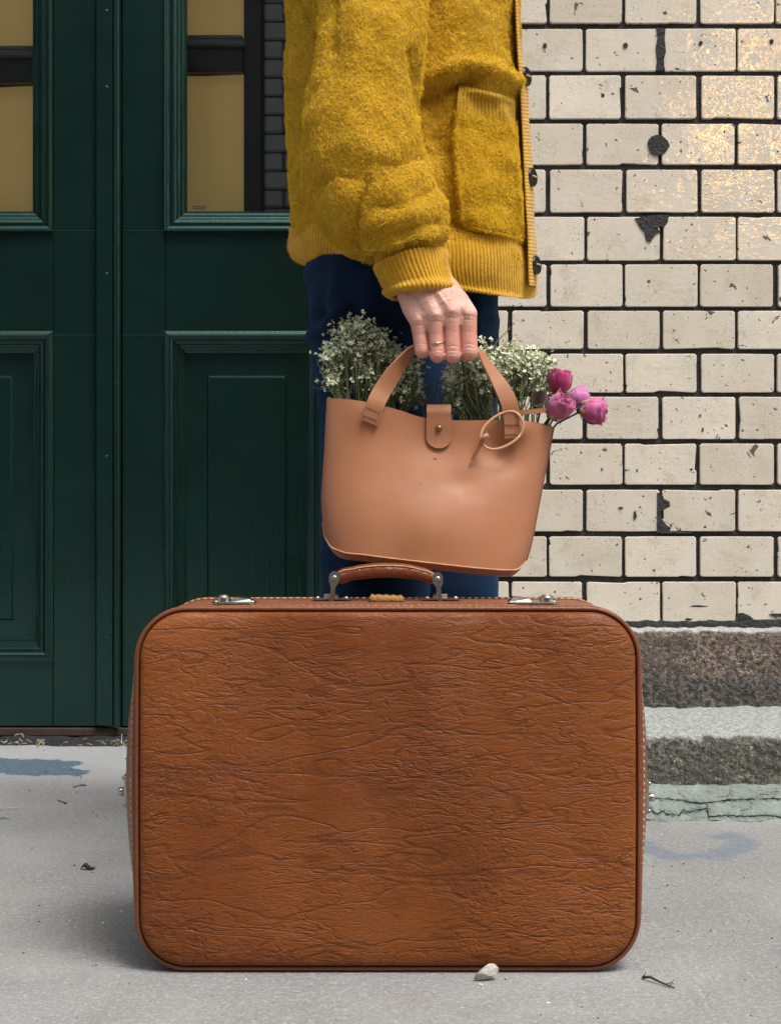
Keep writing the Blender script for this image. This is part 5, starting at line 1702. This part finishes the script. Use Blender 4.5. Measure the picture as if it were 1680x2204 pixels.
# one taller spray and a bare stalk rising from the right bunch
r = random.Random(77)
sprig(br, P(1060, 900, 1.86), P(1042, 728, 1.86), r, 7, .004, .1)
Geo().tube([P(1035, 790, 1.865), P(1052, 757, 1.865), P(1072, 732, 1.865), P(1097, 705, 1.866)], [.0009, .0009, .0008, .0005], 5).build('bare_stalk', M['stem'], br)
for k in range(14):
    u = r.uniform(905, 960)
    Geo().tube([P(u + r.uniform(-8, 8), 930, 1.87), P(u, 880, 1.87), P(u + r.uniform(-18, 25), r.uniform(800, 860), 1.875)], [.0006, .0005, .0003], 4).build('bare_stalk', M['stem'], br)


def rose(u, v, d, axis, size, mat, label, base_uv, seed, openf=1.0, nlay=(6, 5, 5)):
    """dried rose: overlapping cupped petals, sepals and a stem"""
    r = random.Random(seed)
    c = P(u, v, d)
    ax = np.array(axis, float); ax /= np.linalg.norm(ax)
    ref = np.array([0, 1.0, 0.2]); t1 = np.cross(ax, ref); t1 /= np.linalg.norm(t1); t2 = np.cross(ax, t1)
    e = empty('dried_rose', c - ax * size, label, 'rose', 'dried pink roses at the right end of the bag')
    lay = 0
    for li, cnt in enumerate(nlay):
        rr = (.96, .72, .44)[li] * size; hh = (1.52, 1.62, 1.66)[li] * size * r.uniform(.96, 1.04)
        for k in range(cnt):
            a0 = 6.2832 * (k + .5 * li) / cnt + r.uniform(-.2, .2)
            span = r.uniform(2.3, 2.8)
            nr_, nc_ = 10, 17
            G = np.zeros((nr_, nc_, 3))
            flare = r.uniform(.15, .75) * openf if li == 0 else r.uniform(-.05, .30) * openf
            ph = r.uniform(0, 6.28); hj = r.uniform(.92, 1.05)
            for i in range(nr_):
                t = i / (nr_ - 1)
                prof = math.sin(math.pi * (.09 + .53 * t))**.8 * (1 - (.20 if li == 0 else .10) * t * t)
                lip = max(0.0, (t - .80) / .20)**1.5
                for j in range(nc_):
                    s_ = j / (nc_ - 1) * 2 - 1
                    w = span / 2 * (.40 + .60 * math.sin(math.pi * (.12 + .45 * t)))
                    top = hj * (1 - .13 * abs(s_)**3.5) + (.025 * math.sin(5 * s_ + 3 * ph) + .016 * math.sin(13 * s_ + ph)) * t
                    a = a0 + s_ * w
                    rad = rr * prof * (1 + .07 * s_ * (1 if k % 2 else -1)) * (1 + .06 * math.sin(4 * s_ + ph) * t + .025 * math.sin(11 * s_ + 2 * ph) * t)
                    rad += size * lip * (.05 + .16 * max(0, flare)) * (1 + .6 * math.sin(7 * s_ + ph))
                    G[i, j] = c - ax * size * .82 + ax * hh * (t * top - .05 * lip * max(0, flare)) + rad * (math.cos(a) * t1 + math.sin(a) * t2) * (1 - .02 * k)
            o = mk('petal', G.reshape(-1, 3), grid_faces(nr_, nc_), mat, e)
            sm = o.modifiers.new('thickness', 'SOLIDIFY'); sm.thickness = .0005
    gg = Geo()
    for k in range(5):
        a0 = 6.2832 * k / 5 + .3
        dvec = math.cos(a0) * t1 + math.sin(a0) * t2; sd = -math.sin(a0) * t1 + math.cos(a0) * t2
        b0 = c - ax * size * .86
        l = size * r.uniform(.8, 1.15)
        m1 = b0 + dvec * size * .55 + ax * size * .12; tp = b0 + dvec * size * r.uniform(.75, 1.05) + ax * l * r.uniform(.35, .75)
        gg.add([b0 - sd * size * .14, b0 + sd * size * .14, m1 + sd * size * .20, tp, m1 - sd * size * .20], [(0, 1, 2, 4), (4, 2, 3)])
    o = gg.build('calyx', M['sepal'], e)
    o.modifiers.new('thickness', 'SOLIDIFY').thickness = .0006
    b0 = c - ax * size * .70
    bs = P(*base_uv)
    md = (b0 * .6 + bs * .4) - ax * size * .5
    Geo().sphere(b0 - ax * size * .12, size * .26, 10, 8).tube([b0, md, bs], [.0016, .0013, .0013], 6).build('stem', M['rstem'], e)
    return e

S1 = 1 / (FPX / 1.85)
rose(1204, 822, 1.850, (.15, -.12, 1), 32 * S1, M['rose_deep'], 'deep magenta dried rose, the topmost of the bunch', (1165, 940, 1.86), 1, .3)
rose(1202, 878, 1.838, (.55, -.45, .55), 33 * S1, M['rose_dusty'], 'dusty pink dried rose just below the magenta one', (1150, 950, 1.85), 2, .8)
rose(1241, 857, 1.862, (.8, .1, .45), 27 * S1, M['rose_light'], 'pale lilac pink dried rose behind the two front roses', (1160, 950, 1.865), 3, .5)
rose(1276, 884, 1.845, (1, -.25, -.05), 34 * S1, M['rose_pink'], 'pink dried rose pointing right, farthest from the bag', (1160, 955, 1.855), 4, 1.2)
rose(1160, 862, 1.880, (-.15, -.1, 1), 25 * S1, M['rose_light'], 'pale lilac dried rose half hidden behind thin stems', (1140, 940, 1.875), 5, .4)

# ------------------------------------------------------------------ small things on the paving
r = random.Random(31)
def gp(u, v, z=0.0):
    x, y = gpt(u, v); return np.array([x, y, z])
def pebble(name, u, v, w_u, h_u, mat, label, cat, seed, squash=.6, group=None):
    q = random.Random(seed); c = gp(u, v); s_ = FPX / c[1]
    rx, rz = w_u / s_ / 2, h_u / s_ / 2
    b = bmesh.new(); bmesh.ops.create_icosphere(b, subdivisions=2, radius=1)
    for w in range(9):
        nrm = Vector((q.gauss(0, 1), q.gauss(0, 1), q.gauss(0, .7))).normalized(); lim = q.uniform(.30, .62)
        for vt in b.verts:
            dd = vt.co.dot(nrm)
            if dd > lim: vt.co -= nrm * (dd - lim)
    b.verts.index_update()
    zmin = min(vt.co.z for vt in b.verts)
    vs = [(c[0] + vt.co.x * rx, c[1] + rx * .7 + vt.co.y * rx * .7, (vt.co.z - zmin) * rz * .95 - .0002) for vt in b.verts]
    fs = [[x.index for x in f.verts] for f in b.faces]; b.free()
    return tag(mk(name, vs, fs, mat, smooth=False, origin=(c[0], c[1] + rx * .7, 0)), label, cat, group)
pebble('stone_chip', 1047, 2118, 66, 52, M['chipst'], 'pale angular stone chip lying in front of the suitcase', 'stone', 4)
pebble('stone_chip', 1035, 2123, 20, 6, M['chipst'], 'tiny grey sliver beside the pale stone chip', 'stone', 5)
grit = [(497, 2077 + 33), (530, 2110), (592, 2148), (150, 1985), (243, 1925), (262, 1963), (1423, 1797), (222, 1990), (1500, 1850), (1180, 2160), (700, 2170), (1290, 2150)]
names = ['white grain of grit left of centre below the suitcase', 'second white grit grain below the suitcase', 'white grit grain near the lower left of the frame', 'largest white grit chip left of the suitcase',
         'white grit chip close to the left side of the suitcase', 'white grit chip left of the suitcase lower edge', 'white grit grain inside the grey painted arc', 'small grit grain left of the suitcase', 'grit grain right of the suitcase',
         'grit grain near the bottom right of centre', 'grit grain at the bottom middle', 'grit grain below the right corner of the suitcase']
for k, ((u, v), nm) in enumerate(zip(grit, names)):
    pebble('grit_grain', u, v, r.uniform(6, 12), r.uniform(3, 7), M['whitebit'], nm, 'grit', 50 + k, group='grit grains on the paving')


def stick(name, pts, rad, mat, label, cat, extra=None, group=None):
    W = [gp(u, v, z) for (u, v, z) in pts]
    gg = Geo().tube(W, rad, 6)
    for (p2, r2) in (extra or []): gg.tube([gp(*q) for q in p2], r2, 5)
    c = W[0]
    return tag(gg.build(name, mat, origin=(c[0], c[1], 0)), label, cat, group)
stick('twig', [(1382, 2108, .002), (1398, 2113, .005), (1418, 2119, .003), (1436, 2125, .002), (1450, 2129, .0015)], [.0016, .0014, .0011, .0009, .0006], M['twig'], 'dark curved twig with a frayed end, right of the suitcase', 'twig',
      [([(1430, 2123, .002), (1441, 2121, .003), (1449, 2121, .002)], [.0006, .0005, .0003]), ([(1384, 2109, .003), (1388, 2104, .005)], [.0010, .0004]), ([(1440, 2126, .002), (1449, 2116, .004)], [.0005, .0003])])
# curled dead leaf left of the suitcase
c = gp(188, 1872)
G = np.zeros((7, 12, 3))
for i in range(7):
    for j in range(12):
        s_, t_ = i / 6 * 2 - 1, j / 11
        w = .0045 * math.sin(math.pi * (.1 + .85 * t_))**.7
        G[i, j] = c + np.array([-.009 + .020 * t_, s_ * w, .0015 + .006 * s_ * s_ * math.sin(math.pi * t_) + .003 * math.sin(t_ * 7)])
lf = tag(mk('dead_leaf', G.reshape(-1, 3), grid_faces(7, 12), M['twig'], origin=tuple(c)), 'small curled black leaf on the paving left of the suitcase', 'leaf')
lf.modifiers.new('thickness', 'SOLIDIFY').thickness = .0006
stick('straw', [(-5, 1743, .001), (22, 1742, .002), (46, 1741, .001)], [.0008, .0009, .0006], M['straw'], 'pale straw lying at the left edge of the paving', 'straw')
stick('twig', [(158, 1695, .001), (172, 1693, .002), (185, 1692, .001)], .0008, M['twig'], 'thin twig below the blue paint mark', 'twig', [([(172, 1690, .002), (186, 1691.5, .001)], .0006)])
stick('twig', [(270, 1628 + 5, .001), (282, 1640, .001)], .0008, M['twig'], 'thin twig between the paint mark and the suitcase', 'twig')
stick('twig', [(124, 1723, .001), (137, 1729, .002), (143, 1731, .001)], [.0005, .0010, .0018], M['twig'], 'twig with a pale bud end left of the suitcase', 'twig')
gg = Geo()
for (u, v) in [(155, 1657), (100, 1662), (302, 1610), (175, 1673), (165, 1706), (208, 1757), (228, 1760), (1470, 1860), (1405, 1865), (1600, 1890), (1540, 1905), (1430, 1955), (1660, 2020), (1610, 1985), (200, 2080), (85, 1950)] + [(r.uniform(0, 1680), r.uniform(1640, 2200)) for _ in range(60)]:
    c = gp(u, v); s_ = c[1] / FPX
    gg.sphere(c + np.array([0, 0, s_ * .8]), (s_ * r.uniform(1.2, 3.4), s_ * r.uniform(1.2, 3), s_ * r.uniform(.9, 1.6)), 6, 4)
tag(gg.build('dirt_crumbs', M['twig'], smooth=False), 'tiny dark crumbs of dirt scattered over the paving', 'dirt', kind='stuff')
# straw litter caught along the door sill
gg = Geo()
for k in range(150):
    u = r.uniform(-60, 700); v = r.gauss(1606, 4) if r.random() < .8 else r.uniform(1600, 1625)
    if r.random() < .3: u = r.choice([r.gauss(15, 25), r.gauss(262, 22)])
    c = gp(u, max(v, 1600), .004); a = r.uniform(0, 6.28); l = r.uniform(.004, .016)
    dv = np.array([math.cos(a), math.sin(a) * .5, r.uniform(-.1, .35)]) * l
    c[2] += .003 + abs(dv[2]) * .5
    gg.tube([c - dv / 2, c + np.array([0, 0, .001]), c + dv / 2], .0006, 4)
tag(gg.build('straw_litter', M['straw']), 'bits of straw and dust caught along the foot of the door', 'litter', kind='stuff')
stick('dry_stalk', [(262, 1606, .004), (263, 1590, .03), (260, 1580, .05)], .0007, M['straw'], 'dry stalk leaning against the door sill beside the suitcase', 'stalk', [([(300, 1609, .004), (285, 1600, .02), (268, 1588, .04)], .0008), ([(235, 1597, .012), (218, 1592, .016)], .0006)])
for k, (u, v, lab) in enumerate([(53, 1588, 'white curled scrap caught on the black sill dirt'), (104, 1612, 'small clump of pale straw in front of the sill')]):
    c = np.array([dx(u), DOOR_D - .045 - .03 * k, .016 if k == 0 else .004])
    gg = Geo()
    for q in range(3 + 6 * k):
        a = r.uniform(0, 6.28)
        gg.tube([c + np.array([.007 * math.cos(a + t) * (1 + .3 * q * (1 - k)), .004 * math.sin(a + t), .008 * math.sin(a * 2 + t * 1.2) + .004]) for t in (0, .8, 1.6)], .0009, 5)
    zmin = min(p[2] for p in gg.v)
    gg.v = [(p[0], p[1], p[2] - zmin + (.008 if k == 0 else .0005)) for p in gg.v]
    tag(gg.build('straw_scrap', M['straw'], origin=(c[0], c[1], 0)), lab, 'scrap')
